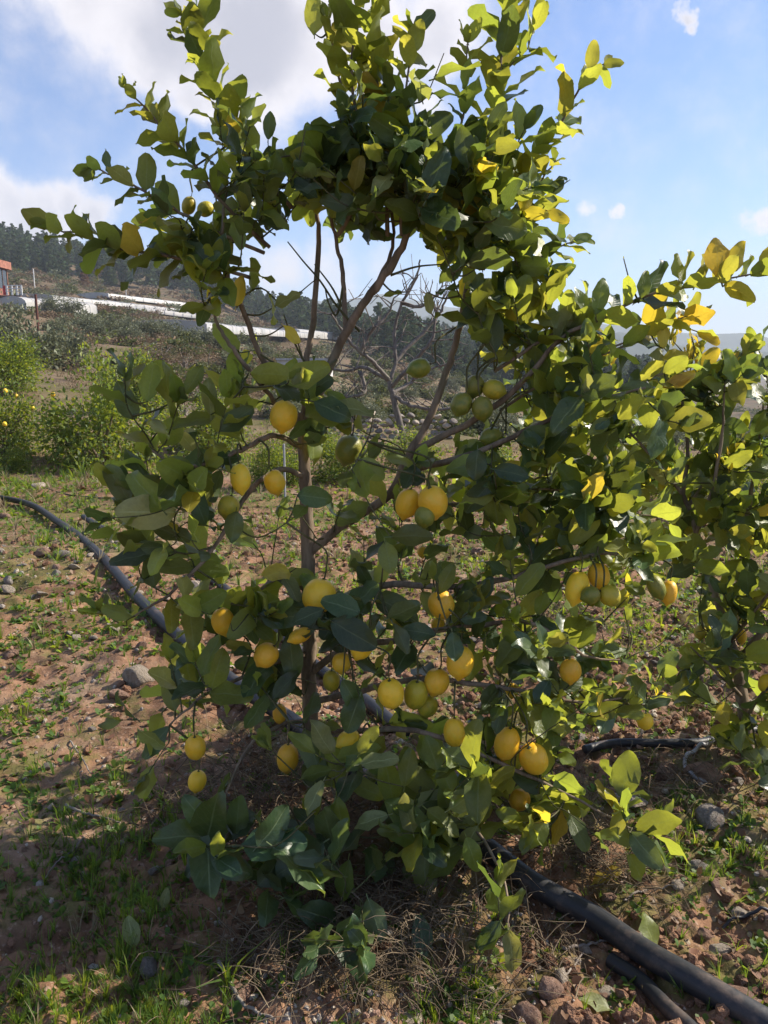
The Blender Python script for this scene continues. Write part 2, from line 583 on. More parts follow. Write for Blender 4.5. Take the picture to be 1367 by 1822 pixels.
# ------------------------------------------------------------------ ground sheet, mountains, haze
def build_ground():
    rs = list(np.linspace(.2, 1.0, 12))
    r = 1.0
    while r < 9: r *= 1.0065; rs.append(r)
    while r < 60: r *= 1.016; rs.append(r)
    while r < 450: r *= 1.03; rs.append(r)
    while r < 3000: r *= 1.09; rs.append(r)
    rs = np.array(rs)
    an = np.concatenate([np.arange(-34, 34.01, .3), np.arange(35.5, 62, 1.5), np.arange(64, 296, 4), np.arange(298, 325.1, 1.5)])
    an = np.unique(np.round(((an + 180) % 360) - 180, 3))
    an = np.radians(an)
    A, R = np.meshgrid(an, rs)
    X, Y = R * np.sin(A), R * np.cos(A)
    Z = height(X, Y)
    n, k = len(rs), len(an)
    V = np.c_[X.ravel(), Y.ravel(), Z.ravel()]
    i, j = np.meshgrid(np.arange(n - 1), np.arange(k), indexing='ij')
    j2 = (j + 1) % k
    F = np.stack([i * k + j, (i + 1) * k + j, (i + 1) * k + j2, i * k + j2], -1).reshape(-1, 4)[:, ::-1]
    acc = Acc()
    acc.add(V, F)
    c = np.vstack([V[:k], [[0, 0, hz(0, 0)]]])
    acc.add(c, [((q + 1) % k, q, k) for q in range(k)])
    o = acc.build('ground', SOIL)
    tag(o, 'reddish brown stony soil of the orchard running up the hillside', None, None, 'structure')


build_ground()

MOUNT = simple('mountain_scrub', (.10, .12, .07), .95, .3, .02, 0, .1, (.06, .08, .05))


def mountains():
    for (rc, w, prof, seed) in ((1250, 260, [(-900, 600), (300, 585), (520, 566), (600, 556), (760, 560), (860, 578), (1000, 592), (1100, 590), (1250, 612), (1400, 622), (2300, 600)], 5),
                                (2100, 420, [(-900, 560), (300, 560), (520, 548), (600, 540), (690, 534), (780, 548), (860, 566), (960, 580), (1040, 572), (1130, 583), (1200, 594), (1367, 612), (1500, 620), (2300, 590)], 9)):
        an = np.radians(np.arange(-50, 50.1, .25))
        ts = np.linspace(-1, 1, 25)
        px = CX + FPX * np.tan(an)
        ridge = np.interp(px, [p[0] for p in prof], [p[1] for p in prof])
        V = []
        for t in ts:
            r = rc + w * t
            x, y = r * np.sin(an), r * np.cos(an)
            top = CAMH + (650 - ridge) / FPX * 1.03 * rc * np.cos(an)
            b = (math.cos(PI * t) + 1) / 2
            z = -45 + (top + 45) * b + fbm(x, y, .006, 5, seed, .55) * 22 * (.25 + b)
            V.append(np.c_[x, y, z])
        V = np.concatenate(V)
        k = len(an)
        F = [(i * k + j, i * k + j + 1, (i + 1) * k + j + 1, (i + 1) * k + j) for i in range(len(ts) - 1) for j in range(k - 1)]
        acc = Acc()
        acc.add(V, F)
        o = acc.build('mountain', MOUNT)
        tag(o, 'blue hazy mountain ridge on the horizon' if seed == 9 else 'nearer hazy ridge in front of the far mountains', None, None, 'structure')


mountains()


def haze():
    acc = Acc()
    box(acc, (-3300, -3300, -75), (3300, 3300, 235))
    m, T, out = new_mat('haze_air')
    v = T.n('ShaderNodeVolumePrincipled', None, Color=(.80, .88, 1.0, 1), Density=.00042, Anisotropy=.05)
    T.t.links.new(v.outputs[0], out.inputs['Volume'])
    o = acc.build('haze', m, None, False)
    tag(o, None, None, None, 'stuff')


haze()
# ------------------------------------------------------------------ leaf shapes
def leaf_template(seed):
    q = random.Random(seed)
    wid = q.uniform(.50, .64)
    fold = q.uniform(.10, .42)
    curl = q.uniform(-.08, .5)
    wave = q.uniform(.025, .085)
    tipd = q.uniform(.0, .25)
    ph = q.uniform(0, 6)
    twist = q.uniform(-.5, .5)
    pw = q.uniform(.80, 1.05)
    ts = [0, .16, .36, .58, .80, .94, 1.0]
    V, U, F = [], [], []
    for t in ts:
        w = wid * .5 * max(0.02, math.sin(PI * min(.999, t ** pw * .955 + .02))) ** .66
        if t == 1.0: w = .04
        for c in (-1, -.5, 0, .5, 1):
            x = c * w
            z = fold * abs(x) * (1 - .4 * t) - curl * t * t * .5 - tipd * max(0, t - .75) ** 1.0
            z += wave * math.sin(ph + t * 10 + c * 1.6) * abs(c) ** 1.5 + .03 * math.sin(ph * 2 + t * 17)
            tw = twist * (t - .3)
            y = t * (1 - .10 * curl)
            V.append((x * math.cos(tw) - z * math.sin(tw) * .6, y, z * math.cos(tw) + x * math.sin(tw)))
            U.append((c * .5 * .98 + .5, t))
    for i in range(len(ts) - 1):
        for j in range(4):
            a = i * 5 + j
            F.append((a, a + 1, a + 6, a + 5))
    b = len(V)
    for yy, rr in ((-.14, .016), (.05, .014)):
        for k in range(3):
            V.append((rr * math.cos(k * 2.094), yy, rr * math.sin(k * 2.094) - .012))
            U.append((.5, 0))
    for k in range(3):
        F.append((b + k, b + (k + 1) % 3, b + 3 + (k + 1) % 3, b + 3 + k))
    return np.array(V), np.array(F), np.array(U)


LEAFT = [leaf_template(s) for s in (3, 8, 14, 22, 31, 47, 58, 63, 71, 85)]
_leafmesh = {}


def leaf_mesh(shape, pal):
    k = (shape, pal)
    if k not in _leafmesh:
        a = Acc()
        a.add(LEAFT[shape][0], LEAFT[shape][1], 0, LEAFT[shape][2])
        _leafmesh[k] = a.mesh('leaf', LEAFM[pal])
    return _leafmesh[k]


def basis(y, z, o, s, w=1.0):
    y = np.asarray(y, float); y = y / (np.linalg.norm(y) + 1e-9)
    z = np.asarray(z, float); z = z - y * np.dot(z, y)
    if np.linalg.norm(z) < 1e-4: z = np.cross(y, [1, .3, .2])
    z /= np.linalg.norm(z)
    x = np.cross(y, z)
    M = np.eye(4)
    M[:3, 0], M[:3, 1], M[:3, 2], M[:3, 3] = x * s * w, y * s, z * s, o
    return M


def rv(q, s=1.0):
    return np.array([q.gauss(0, s), q.gauss(0, s), q.gauss(0, s)])


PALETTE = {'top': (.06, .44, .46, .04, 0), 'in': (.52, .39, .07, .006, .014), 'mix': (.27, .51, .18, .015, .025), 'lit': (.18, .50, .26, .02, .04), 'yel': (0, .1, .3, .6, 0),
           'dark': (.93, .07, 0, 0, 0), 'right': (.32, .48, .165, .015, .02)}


class Plant:
    """collects branches, twigs and leaves of one tree"""
    def __init__(s, base, seed):
        s.base = np.array(base, float)
        s.q = random.Random(seed)
        s.branches, s.nodes, s.leaves = [], [], []
        s.twigs = Acc()

    def branch(s, pts, radii, k=5, name='branch', sides=7):
        P = catmull(pts, k)
        wob = np.array([rv(s.q, .0022) for _ in P]); wob[0] = 0
        P = P + wob * .6
        a = Acc()
        tube(a, P, radii, sides)
        s.branches.append((name, a))
        R = np.interp(np.linspace(0, 1, len(P)), np.linspace(0, 1, len(radii)), radii)
        s.nodes += [(p, r) for p, r in zip(P, R)]
        return P

    def leaf(s, o, axis, normal, L, pal, w=1.0, keep=False, shape=None):
        p = s.q.choices(range(5), PALETTE[pal])[0] if isinstance(pal, str) else pal
        s.leaves.append(dict(M=basis(axis, normal, o, L, w), sh=s.q.randrange(len(LEAFT)) if shape is None else shape, p=p, c=np.asarray(o) + np.asarray(axis) / (np.linalg.norm(axis) + 1e-9) * L * .5, keep=keep, L=L))

    def shoot_leaves(s, P, start, spacing, L, pal, up=.35, spread=.95, taper=True):
        """leaves in a spiral along polyline P from fraction start"""
        P = np.asarray(P)
        seg = np.linalg.norm(np.diff(P, axis=0), axis=1)
        cum = np.concatenate([[0], np.cumsum(seg)])
        tot = cum[-1]
        d = tot * start + s.q.uniform(0, spacing)
        a = s.q.uniform(0, 6.28)
        T, fr = frame_rows(P)
        while d < tot:
            i = min(len(P) - 2, int(np.searchsorted(cum, d) - 1)); i = max(i, 0)
            f = (d - cum[i]) / (seg[i] + 1e-9)
            o = P[i] * (1 - f) + P[i + 1] * f
            t = T[i]
            rad = math.cos(a) * fr[i][0] + math.sin(a) * fr[i][1]
            th = spread * s.q.uniform(.7, 1.25)
            ax = t * math.cos(th) + rad * math.sin(th) + np.array([0, 0, up]) * s.q.uniform(0, 1) + rv(s.q, .16)
            nm = t * math.sin(th) - rad * math.cos(th) + np.array([0, 0, .55]) + rv(s.q, .38)
            fr_t = d / tot
            LL = L * s.q.uniform(.76, 1.28) * ((1.05 - .45 * max(0, fr_t - .7) / .3) if taper else 1)
            s.leaf(o + rad * .002, ax, nm, LL, pal, s.q.uniform(.88, 1.12))
            a += 2.4 + s.q.uniform(-.4, .4)
            d += spacing * s.q.uniform(.6, 1.4)
        for _ in range(2):
            s.leaf(P[-1], T[-1] + rv(s.q, .35), rv(s.q) + np.array([0, -.3, .5]), L * s.q.uniform(.5, .8), pal)

    def shoot(s, pts, r0, L, spacing, pal, start=.12, up=.3):
        P = s.branch(pts, [r0, r0 * .7, .0016])
        s.shoot_leaves(P, start, spacing, L, pal, up)

    def cluster(s, c, spread, n, L, pal, up=.25, reach=.32):
        """twigs from the nearest wood into an ellipsoid (centre c, 3 axes) carrying n leaves in all"""
        nodes = np.array([p for p, _ in s.nodes])
        done = 0
        c = np.asarray(c)
        while done < n:
            tgt = c + np.array([s.q.gauss(0, .55) * spread[0], s.q.gauss(0, .55) * spread[1], s.q.gauss(0, .55) * spread[2]])
            w = np.linalg.norm(nodes - tgt, axis=1) + np.array([s.q.uniform(0, .06) for _ in range(len(nodes))])
            # prefer wood lying below the target
            w = w + .5 * np.maximum(0, nodes[:, 2] - tgt[2])
            j = int(np.argmin(w))
            a = nodes[j]
            v = tgt - a
            d = np.linalg.norm(v)
            if d < .03:
                tgt = a + rv(s.q, .05); v = tgt - a; d = np.linalg.norm(v)
            mid = a + v * .5 + rv(s.q, .12 * d) + np.array([0, 0, -.06 * d])
            ex = v / d * s.q.uniform(.03, .09) + np.array([0, 0, .03]) + rv(s.q, .02)
            P = catmull([a, mid, tgt, tgt + ex], 4)
            tube(s.twigs, P, [.0032 if d > .15 else .0024, .0013], 4, 0, False)
            if d > .12:
                s.nodes += [(p, .002) for p in P[4::3]]
                nodes = np.array([p for p, _ in s.nodes])
            m = min(n - done + 1, s.q.randint(4, 8))
            ln = np.linalg.norm(np.diff(P, axis=0), axis=1).sum()
            st = max(.0, 1 - s.q.uniform(.14, .24) / ln)
            s.shoot_leaves(P, st, ln * (1 - st) / m, L, pal, up)
            done += m

    def finish(s, root, lemons, nleaf=300, windows=()):
        base = root.location
        # leaves that would cover a fruit or a gap are left out
        keep = []
        for lf in s.leaves:
            ok = True
            if not lf['keep']:
                x, y, d = proj(lf['c'])
                for (lx, ly, rx, ry, ld) in lemons:
                    if d < ld + .02 and ((x - lx) / (rx + 16)) ** 2 + ((y - ly) / (ry + 16)) ** 2 < 1: ok = False; break
                    if d < ld + .02:
                        M = lf['M']
                        for tt in (.15, .85):
                            x2, y2, _ = proj(M[:3, 3] + M[:3, 1] * tt)
                            if ((x2 - lx) / (rx + 1)) ** 2 + ((y2 - ly) / (ry + 1)) ** 2 < .8: ok = False
                if ok:
                    for (wx, wy, wrx, wry, keepf) in windows:
                        if ((x - wx) / wrx) ** 2 + ((y - wy) / wry) ** 2 < 1 and s.q.random() > keepf: ok = False; break
            if ok and lf['c'][2] - lf['L'] * .3 < hzf(lf['c'][0], lf['c'][1]) + .01 and not lf['keep']: ok = False
            if ok: keep.append(lf)
        s.leaves = keep
        # how much of each leaf the camera sees
        Vs, Fs, n = [], [], 0
        owner = []
        for i, lf in enumerate(keep):
            V, F, U = LEAFT[lf['sh']]
            W = (np.c_[V, np.ones(len(V))] @ lf['M'].T)[:, :3]
            Vs.append(W); Fs.append(F + n); n += len(V); owner += [i] * len(F)
        allV, allF = np.concatenate(Vs), np.concatenate(Fs)
        bvh = BVHTree.FromPolygons([tuple(v) for v in allV], [tuple(f) for f in allF])
        score = np.zeros(len(keep))
        cp = Vector((0, 0, CAMH))
        for i, lf in enumerate(keep):
            W = Vs[i]
            hit = 0
            for vi in (7, 11, 12, 13, 16, 17, 18, 22, 27):
                d = Vector(W[vi]) - cp
                x, y, dd = proj(W[vi])
                if not (0 < x < 1367 and 0 < y < 1822): continue
                h = bvh.ray_cast(cp, d.normalized(), d.length + .01)
                if h[2] is not None and owner[h[2]] == i: hit += 1
            a, _, _ = proj(W[0]); x0, y0, d0 = proj(W[2]); x1, y1, _ = proj(W[32]); xa, ya, _ = proj(W[15]); xb, yb, _ = proj(W[19])
            area = abs((x1 - x0) * (yb - ya) - (xb - xa) * (y1 - y0)) * .5 + 20
            score[i] = hit / 9 * area
        order = np.argsort(-score)
        single = set(order[:nleaf].tolist())
        rest = Acc()
        Ti = np.array(root.matrix_basis.inverted())
        for i, lf in enumerate(keep):
            if i in single:
                o = link('leaf', leaf_mesh(lf['sh'], lf['p']), root)
                o.matrix_basis = Matrix((Ti @ lf['M']).tolist())
        for sh in range(len(LEAFT)):
            idx = [i for i, lf in enumerate(keep) if lf['sh'] == sh and i not in single]
            if idx:
                rest.add_many(LEAFT[sh][0], LEAFT[sh][1], [keep[i]['M'] for i in idx], [keep[i]['p'] for i in idx], LEAFT[sh][2])
        if rest.V:
            tag(rest.build('leaves', LEAFM, root), None, None, None, 'stuff')
        for name, a in s.branches:
            a.build(name, BARK if name == 'trunk' else s.bmat, root)
        if s.twigs.V:
            tag(s.twigs.build('twigs', TWIG, root), None, None, None, 'stuff')
        return len(keep)


# ------------------------------------------------------------------ lemons: (px, py, width px, height px, Y, skin, lean degrees, label)
Y0 = 2.03
LEMONS = [
    (505, 740, 48, 52, 1.90, 'y', 8, 'ripe lemon just left of the trunk below the forked limbs, highest on that side'),
    (746, 655, 39, 34, 2.00, 'o', 70, 'single green lemon hanging sideways alone against the bare grey tree'),
    (845, 687, 34, 38, 1.97, 'o', 10, 'green lemon at the upper left of the tight bunch of four'),
    (879, 693, 38, 35, 1.95, 'g', -75, 'yellowest lemon, at the upper right of the tight bunch of four'),
    (821, 719, 37, 40, 1.93, 'o', 25, 'green lemon at the lower left of the tight bunch of four'),
    (858, 727, 37, 40, 1.92, 'o', -10, 'green lemon at the lower right of the tight bunch of four'),
    (874, 777, 40, 32, 1.97, 'o', 80, 'dull green lemon in shade right below the bunch of four'),
    (428, 851, 36, 50, 1.84, 'y', -6, 'long ripe lemon left of the trunk, left one of a pair side by side'),
    (489, 858, 37, 42, 1.88, 'y', -18, 'ripe lemon nearest the trunk in the pair side by side above the round greenish one'),
    (407, 902, 37, 40, 1.83, 'g', 15, 'greenish yellow lemon below the pair of ripe ones left of the trunk'),
    (770, 894, 53, 56, 1.82, 'y', -12, 'largest lemon of all, round and ripe beside two others in mid crown'),
    (725, 896, 42, 52, 1.87, 'y', 12, 'ripe lemon touching the left side of the largest lemon'),
    (756, 919, 36, 36, 1.80, 'o', 5, 'small olive green lemon in front of the largest lemon'),
    (568, 1060, 58, 56, 1.84, 'y', 20, 'big ripe lemon in front of the trunk, half hidden behind dark leaves'),
    (397, 1106, 40, 46, 1.86, 'y', -12, 'ripe lemon above the black pipe left of the trunk with a leaf across it'),
    (474, 1166, 42, 38, 1.82, 'y', 40, 'ripe lemon tilted sideways just left of the trunk at mid height'),
    (645, 1148, 40, 50, 1.80, 'y', 22, 'ripe lemon leaning right below big dark leaves just right of the trunk'),
    (608, 1179, 34, 34, 1.86, 'y', 0, 'small round ripe lemon right of the trunk above a greener one'),
    (590, 1211, 30, 36, 1.90, 'g', 0, 'small greenish lemon against the trunk below a round yellow one'),
    (534, 1131, 40, 26, 1.84, 'y', 70, 'ripe lemon crossing the trunk, only a slice showing under leaves'),
    (785, 1075, 46, 48, 1.82, 'y', -20, 'ripe lemon hanging above the busy middle bunch with a leaf on its lower right'),
    (780, 1111, 24, 26, 1.92, 'y', 0, 'little lemon peeping out directly under a larger one with a leaf'),
    (819, 1178, 48, 54, 1.76, 'y', 6, 'ripe lemon capped by a dark leaf, topmost at the right of the middle bunch'),
    (777, 1213, 44, 46, 1.80, 'y', 15, 'ripe lemon below left of the leaf capped one in the middle bunch'),
    (696, 1234, 46, 50, 1.74, 'y', -8, 'ripe lemon with a twig across it, leftmost of the row of three'),
    (740, 1236, 42, 52, 1.79, 'g', 4, 'shaded lemon in the centre of the row of three in the middle bunch'),
    (761, 1256, 36, 38, 1.84, 'g', 10, 'darker lemon tucked under and behind the row of three'),
    (809, 1303, 38, 48, 1.74, 'y', 2, 'ripe lemon hanging straight down alone below the middle bunch'),
    (620, 1316, 42, 32, 1.82, 'y', 75, 'ripe lemon lying sideways on bright curled leaves right of the trunk base'),
    (902, 1323, 44, 58, 1.72, 'y', 8, 'long ripe lemon on the left of the lowest right bunch'),
    (950, 1350, 50, 54, 1.70, 'y', -25, 'big ripe lemon with pointed tip, rightmost of the lowest right bunch'),
    (912, 1350, 38, 42, 1.80, 'g', 0, 'lemon half hidden behind the two big ones of the lowest right bunch'),
    (512, 1349, 38, 50, 1.80, 'y', 4, 'ripe lemon hanging low just left of the trunk base over dry straw'),
    (348, 1330, 36, 42, 1.76, 'y', -4, 'upper lemon of the low pair at the far left end of a drooping branch'),
    (351, 1390, 32, 36, 1.78, 'y', 10, 'lower scarred lemon of the low pair at the far left of the tree'),
    (925, 1423, 36, 34, 1.76, 'y', 30, 'ripe lemon peeping from dark leaves beneath the lowest right bunch'),
    (838, 1512, 28, 48, 1.72, 'g', -8, 'narrow greenish lemon hanging lowest under the bright lower leaves'),
    (626, 1548, 38, 38, 1.72, 'y', 0, 'deeply shaded lemon near the ground under big dark leaves'),
    (1027, 1046, 40, 56, 1.84, 'y', 14, 'tall ripe lemon, left one of the bunch hanging over bright weeds'),
    (1066, 1024, 38, 42, 1.88, 'y', 0, 'ripe lemon at the top of the bunch hanging over bright weeds'),
    (1051, 1059, 33, 31, 1.80, 'o', 70, 'small green lemon in the middle of the bunch over bright weeds'),
    (1085, 1060, 38, 36, 1.81, 'g', -60, 'olive yellow lemon at the lower right of the bunch over bright weeds'),
    (1168, 1044, 30, 42, 1.86, 'o', -25, 'green lemon touching a yellow one at the tip of the right branch'),
    (1190, 1054, 29, 40, 1.88, 'y', 10, 'ripe lemon at the very tip of the right branch beside a green one'),
    (1015, 1194, 38, 40, 1.80, 'y', 0, 'fully sunlit round lemon alone on the right below the weedy gap'),
    (1148, 1283, 28, 29, 2.05, 'y', 0, 'small round lemon low at the right above the small hose'),
    (627, 1250, 22, 34, 1.92, 'y', 0, 'sliver of lemon behind dark leaves left of the row of three'),
    (911, 1228, 24, 26, 1.95, 'y', 0, 'small lemon deep among leaves right of the leaf capped one'),
    (498, 1270, 24, 34, 1.98, 'y', 0, 'lemon in deep shade left of the trunk above the straw'),
    (336, 366, 24, 30, 2.05, 'g', 20, 'greenish lemon high in the upper left crown, left of two'),
    (366, 372, 28, 26, 2.05, 'g', 60, 'yellow green lemon high in the upper left crown, right of two'),
    (752, 982, 18, 20, 2.05, 'y', 0, 'tiny lemon under a broad leaf in the middle of the crown'),
    (620, 800, 46, 50, 2.02, 'o', 15, 'large green lemon hidden in leaves just right of the trunk'),
    (1246, 1125, 21, 24, 2.35, 'g', 0, 'small dull lemon on the tree at the right edge, left of its stem'),
    (1320, 1132, 17, 26, 2.40, 'y', 0, 'small lemon against the stem of the tree at the right edge'),
    (1364, 1216, 26, 34, 2.25, 'y', 0, 'lemon cut by the right edge of the picture on the neighbouring tree'),
]


def lemon_mesh(kind, lumps):
    q = random.Random(lumps)
    prof = []
    for i in range(15):
        t = i / 14
        r = math.sin(PI * t) ** .80 if 0 < t < 1 else 0
        prof.append([r * 1.0, 1.12 * math.cos(PI * t)])
    prof[0] = [.05, 1.13]; prof[1][0] *= .92; prof[1][1] += .02
    prof[14] = [.035, -1.34]; prof[13] = [.15, -1.29]; prof[12] = [.31, -1.12]; prof[11][0] *= .98
    seg = 20
    V, F = [], []
    for (r, z) in prof:
        for j in range(seg):
            a = 2 * PI * j / seg
            k = 1 + .018 * math.sin(3 * a + lumps) * r + .015 * math.sin(5 * a + z * 3 + lumps * 2)
            V.append((r * math.cos(a) * k, r * math.sin(a) * k, z + .03 * math.sin(a + lumps)))
    n = len(prof)
    F = [(i * seg + j, (i + 1) * seg + j, (i + 1) * seg + (j + 1) % seg, i * seg + (j + 1) % seg) for i in range(n - 1) for j in range(seg)]
    a = Acc()
    a.add(V, F)
    c = [(0, 0, 1.12)] + V[:seg]
    a.add(c, [(0, 1 + j, 1 + (j + 1) % seg) for j in range(seg)])
    c = [(0, 0, -1.36)] + V[-seg:]
    a.add(c, [(0, 1 + (j + 1) % seg, 1 + j) for j in range(seg)])
    return a.mesh('lemon', LEM[kind])


def stalk_mesh():
    a = Acc()
    tube(a, [(0, 0, 1.08), (.03, .02, 1.3), (.0, .05, 1.75)], [.06, .05, .055], 6)
    V = [(0, 0, 1.22)] + [(.20 * math.cos(k * PI / 5) * (1 if k % 2 else .6), .20 * math.sin(k * PI / 5) * (1 if k % 2 else .6), 1.13) for k in range(10)]
    a.add(V, [(0, 1 + k, 1 + (k + 1) % 10) for k in range(10)])
    return a.mesh('stalk', TWIG)


LEMZONES = []
STALKS = []


def build_lemons():
    meshes = {k: [lemon_mesh(k, i) for i in range(3)] for k in 'ygo'}
    st = stalk_mesh()
    for i, (px, py, w, h, Y, kind, lean, label) in enumerate(LEMONS):
        c = at(px, py, Y)
        d = depth_of(c)
        if abs(lean) > 45: w, h = h, w
        rx, rz = w * 1.02 * d / FPX / 2, h * 1.14 * d / FPX / 2 / 1.22
        rz = max(rz, rx * .92)
        o = link('lemon', meshes[kind][i % 3])
        o.location = tuple(c)
        o.rotation_euler = (rnd.uniform(-.25, .25), math.radians(lean), rnd.uniform(0, 0.5))
        o.scale = (rx, rx, rz)
        tag(o, label, 'lemon', 'lemons hanging on the trees')
        link('stalk', st, o)
        LEMZONES.append((px, py, w * .5, h * .5, d) if abs(lean) <= 45 else (px, py, h * .5, w * .5, d))
        R = o.rotation_euler.to_matrix()
        STALKS.append((c + np.array(R @ Vector((0, .05 * rx, 1.72 * rz))), px > 1230))


build_lemons()


# ------------------------------------------------------------------ the near lemon tree
def near_tree():
    gx, gy = TREE_XY
    base = np.array([gx, gy, hz(gx, gy) - .02])
    root = empty('lemon_tree', base)
    tag(root, 'tall open lemon tree in the middle, loaded with yellow fruit', 'lemon tree', 'lemon trees of the near row')
    root['label'] = 'tall open lemon tree in the middle, lit from behind and loaded with fruit'
    bpy.context.view_layer.update()
    P = Plant(base, 11)
    P.bmat = BARK
    A = lambda *n: [at(x, y, Y) for (x, y, Y) in n]
    P.branch([base] + A((553, 1300, 2.03), (549, 1150, 2.03), (548, 1000, 2.03), (545, 900, 2.03), (540, 790, 2.03), (536, 735, 2.04)), [.026, .022, .020, .019, .018, .014, .009], 6, 'trunk', 12)
    # limbs
    P.branch(A((541, 765, 2.03), (566, 705, 2.03), (606, 610, 2.0), (645, 545, 1.98), (685, 490, 1.96), (715, 440, 1.95), (745, 370, 1.93), (760, 290, 1.92)), [.013, .012, .011, .010, .010, .007, .004], 5)
    P.branch(A((540, 770, 2.03), (545, 650, 2.06), (557, 575, 2.07), (567, 450, 2.08), (563, 370, 2.08), (540, 300, 2.08)), [.008, .0085, .008, .007, .005, .003], 5)
    P.branch(A((615, 592, 2.0), (612, 500, 2.03), (601, 440, 2.05), (590, 380, 2.06), (600, 300, 2.06)), [.007, .006, .005, .004, .003], 5)
    P.branch(A((640, 548, 1.98), (690, 466, 2.0), (700, 400, 2.02), (680, 300, 2.02)), [.006, .005, .004, .002], 5)
    P.branch(A((550, 985, 2.03), (605, 938, 2.02), (693, 880, 2.03), (730, 805, 2.04), (765, 745, 2.05), (797, 656, 2.06), (815, 594, 2.07), (838, 480, 2.07), (862, 390, 2.06), (870, 310, 2.05)), [.013, .0125, .012, .011, .010, .009, .007, .005, .003], 5)
    P.branch(A((530, 760, 2.03), (490, 668, 1.99), (462, 628, 1.96), (431, 545, 1.93), (406, 500, 1.92), (395, 430, 1.92), (400, 360, 1.93)), [.009, .008, .007, .006, .005, .003], 5)
    P.branch(A((505, 735, 2.0), (464, 683, 1.93), (420, 628, 1.90), (398, 596, 1.89), (384, 570, 1.89), (372, 520, 1.9)), [.006, .006, .005, .004, .003], 5)
    # sky side boughs
    P.branch(A((740, 800, 2.04), (800, 770, 2.0), (870, 730, 1.98), (940, 670, 1.96), (1000, 600, 1.95), (1080, 562, 1.93)), [.010, .009, .008, .006, .004], 5)
    P.branch(A((720, 835, 2.04), (800, 820, 1.98), (860, 800, 1.95), (950, 760, 1.93), (1050, 715, 1.92), (1150, 690, 1.92)), [.010, .008, .007, .005, .003], 5)
    P.branch(A((693, 880, 2.03), (760, 900, 2.1), (860, 890, 2.18), (960, 850, 2.2), (1060, 830, 2.2)), [.009, .008, .006, .004, .002], 5)
    P.branch(A((549, 1120, 2.03), (620, 1060, 2.0), (700, 1040, 1.96), (800, 1045, 1.93), (900, 1030, 1.92), (1000, 1000, 1.9), (1080, 985, 1.9), (1160, 1000, 1.9)), [.011, .010, .009, .008, .006, .005, .003], 5)
    P.branch(A((549, 1200, 2.03), (620, 1150, 1.95), (700, 1140, 1.9), (790, 1120, 1.87), (880, 1110, 1.85), (950, 1110, 1.84), (1040, 1165, 1.84), (1110, 1175, 1.85)), [.011, .009, .008, .007, .005, .004, .002], 5)
    P.branch(A((551, 1250, 2.03), (640, 1230, 1.95), (730, 1210, 1.85), (830, 1215, 1.8), (930, 1230, 1.8), (1050, 1250, 1.83), (1150, 1230, 1.88)), [.010, .009, .007, .006, .004, .002], 5)
    P.branch(A((552, 1300, 2.03), (640, 1300, 1.88), (740, 1300, 1.78), (850, 1340, 1.72), (960, 1390, 1.7), (1080, 1450, 1.66), (1150, 1490, 1.64)), [.009, .008, .006, .005, .003, .0015], 5)
    # left side boughs
    P.branch(A((541, 800, 2.03), (490, 775, 1.97), (440, 795, 1.92), (384, 820, 1.88), (320, 830, 1.85), (270, 800, 1.84)), [.008, .007, .006, .005, .003], 5)
    P.branch(A((544, 850, 2.03), (500, 835, 1.97), (450, 868, 1.9), (410, 930, 1.85), (360, 1000, 1.82), (300, 1058, 1.8), (240, 1095, 1.79)), [.008, .007, .006, .005, .004, .0025], 5)
    P.branch(A((548, 1050, 2.03), (500, 1030, 1.97), (460, 1050, 1.92), (410, 1075, 1.88)), [.008, .006, .004, .002], 5)
    P.branch(A((549, 1160, 2.03), (500, 1175, 1.95), (430, 1205, 1.88), (360, 1240, 1.82), (300, 1290, 1.8)), [.009, .007, .005, .004, .002], 5)
    P.branch(A((552, 1280, 2.03), (500, 1290, 1.95), (440, 1330, 1.87), (400, 1420, 1.8)), [.007, .005, .004, .002], 5)
    P.branch(A((552, 1330, 2.03), (580, 1370, 1.9), (600, 1440, 1.8), (590, 1540, 1.6), (640, 1600, 1.5)), [.007, .005, .004, .002], 5)
    P.branch(A((552, 1290, 2.03), (650, 1350, 1.85), (760, 1400, 1.74), (850, 1480, 1.62), (900, 1580, 1.48), (905, 1650, 1.40)), [.008, .006, .005, .003, .002], 5)
    # bare dead twigs in the open middle
    for nodes in ([(640, 590, 2.0), (600, 545, 2.0), (570, 500, 2.0), (540, 465, 2.01), (512, 430, 2.01)], [(608, 545, 2.02), (590, 510, 2.02), (560, 470, 2.03)],
                  [(612, 500, 2.03), (600, 560, 2.0), (585, 540, 2.0), (578, 510, 2.0)], [(545, 650, 2.05), (520, 600, 2.03), (505, 560, 2.02)], [(600, 640, 2.0), (560, 665, 2.0), (540, 640, 2.0), (525, 590, 2.0)],
                  [(695, 490, 1.97), (740, 475, 1.97), (790, 470, 1.97)], [(860, 790, 1.96), (900, 720, 1.96), (940, 690, 1.95)]):
        tube(P.twigs, catmull([at(*n) for n in nodes], 5), [.0034, .0016], 5, 0, False)
    # leafy shoots reaching for the light: nodes, radius, leaf px, spacing px, palette
    px = 1.0 / FPX
    def shoot(nodes, r, L, sp, pal, start=.12, up=.3):
        d = depth_of(at(*nodes[len(nodes) // 2]))
        P.shoot(A(*nodes), r, L * (.98 if nodes[-1][0] < 560 else .9 if pal == 'top' else .96) * d * px, sp * (.80 if nodes[-1][0] < 560 else 1.08) * d * px, pal, start, up)
    shoot([(520, 370, 2.03), (440, 285, 1.98), (400, 190, 1.96), (362, 110, 1.95), (325, 28, 1.94)], .006, 66, 11, 'top', .25)
    shoot([(380, 110, 1.95), (365, 70, 1.95), (350, 20, 1.95)], .002, 58, 15, 'top')
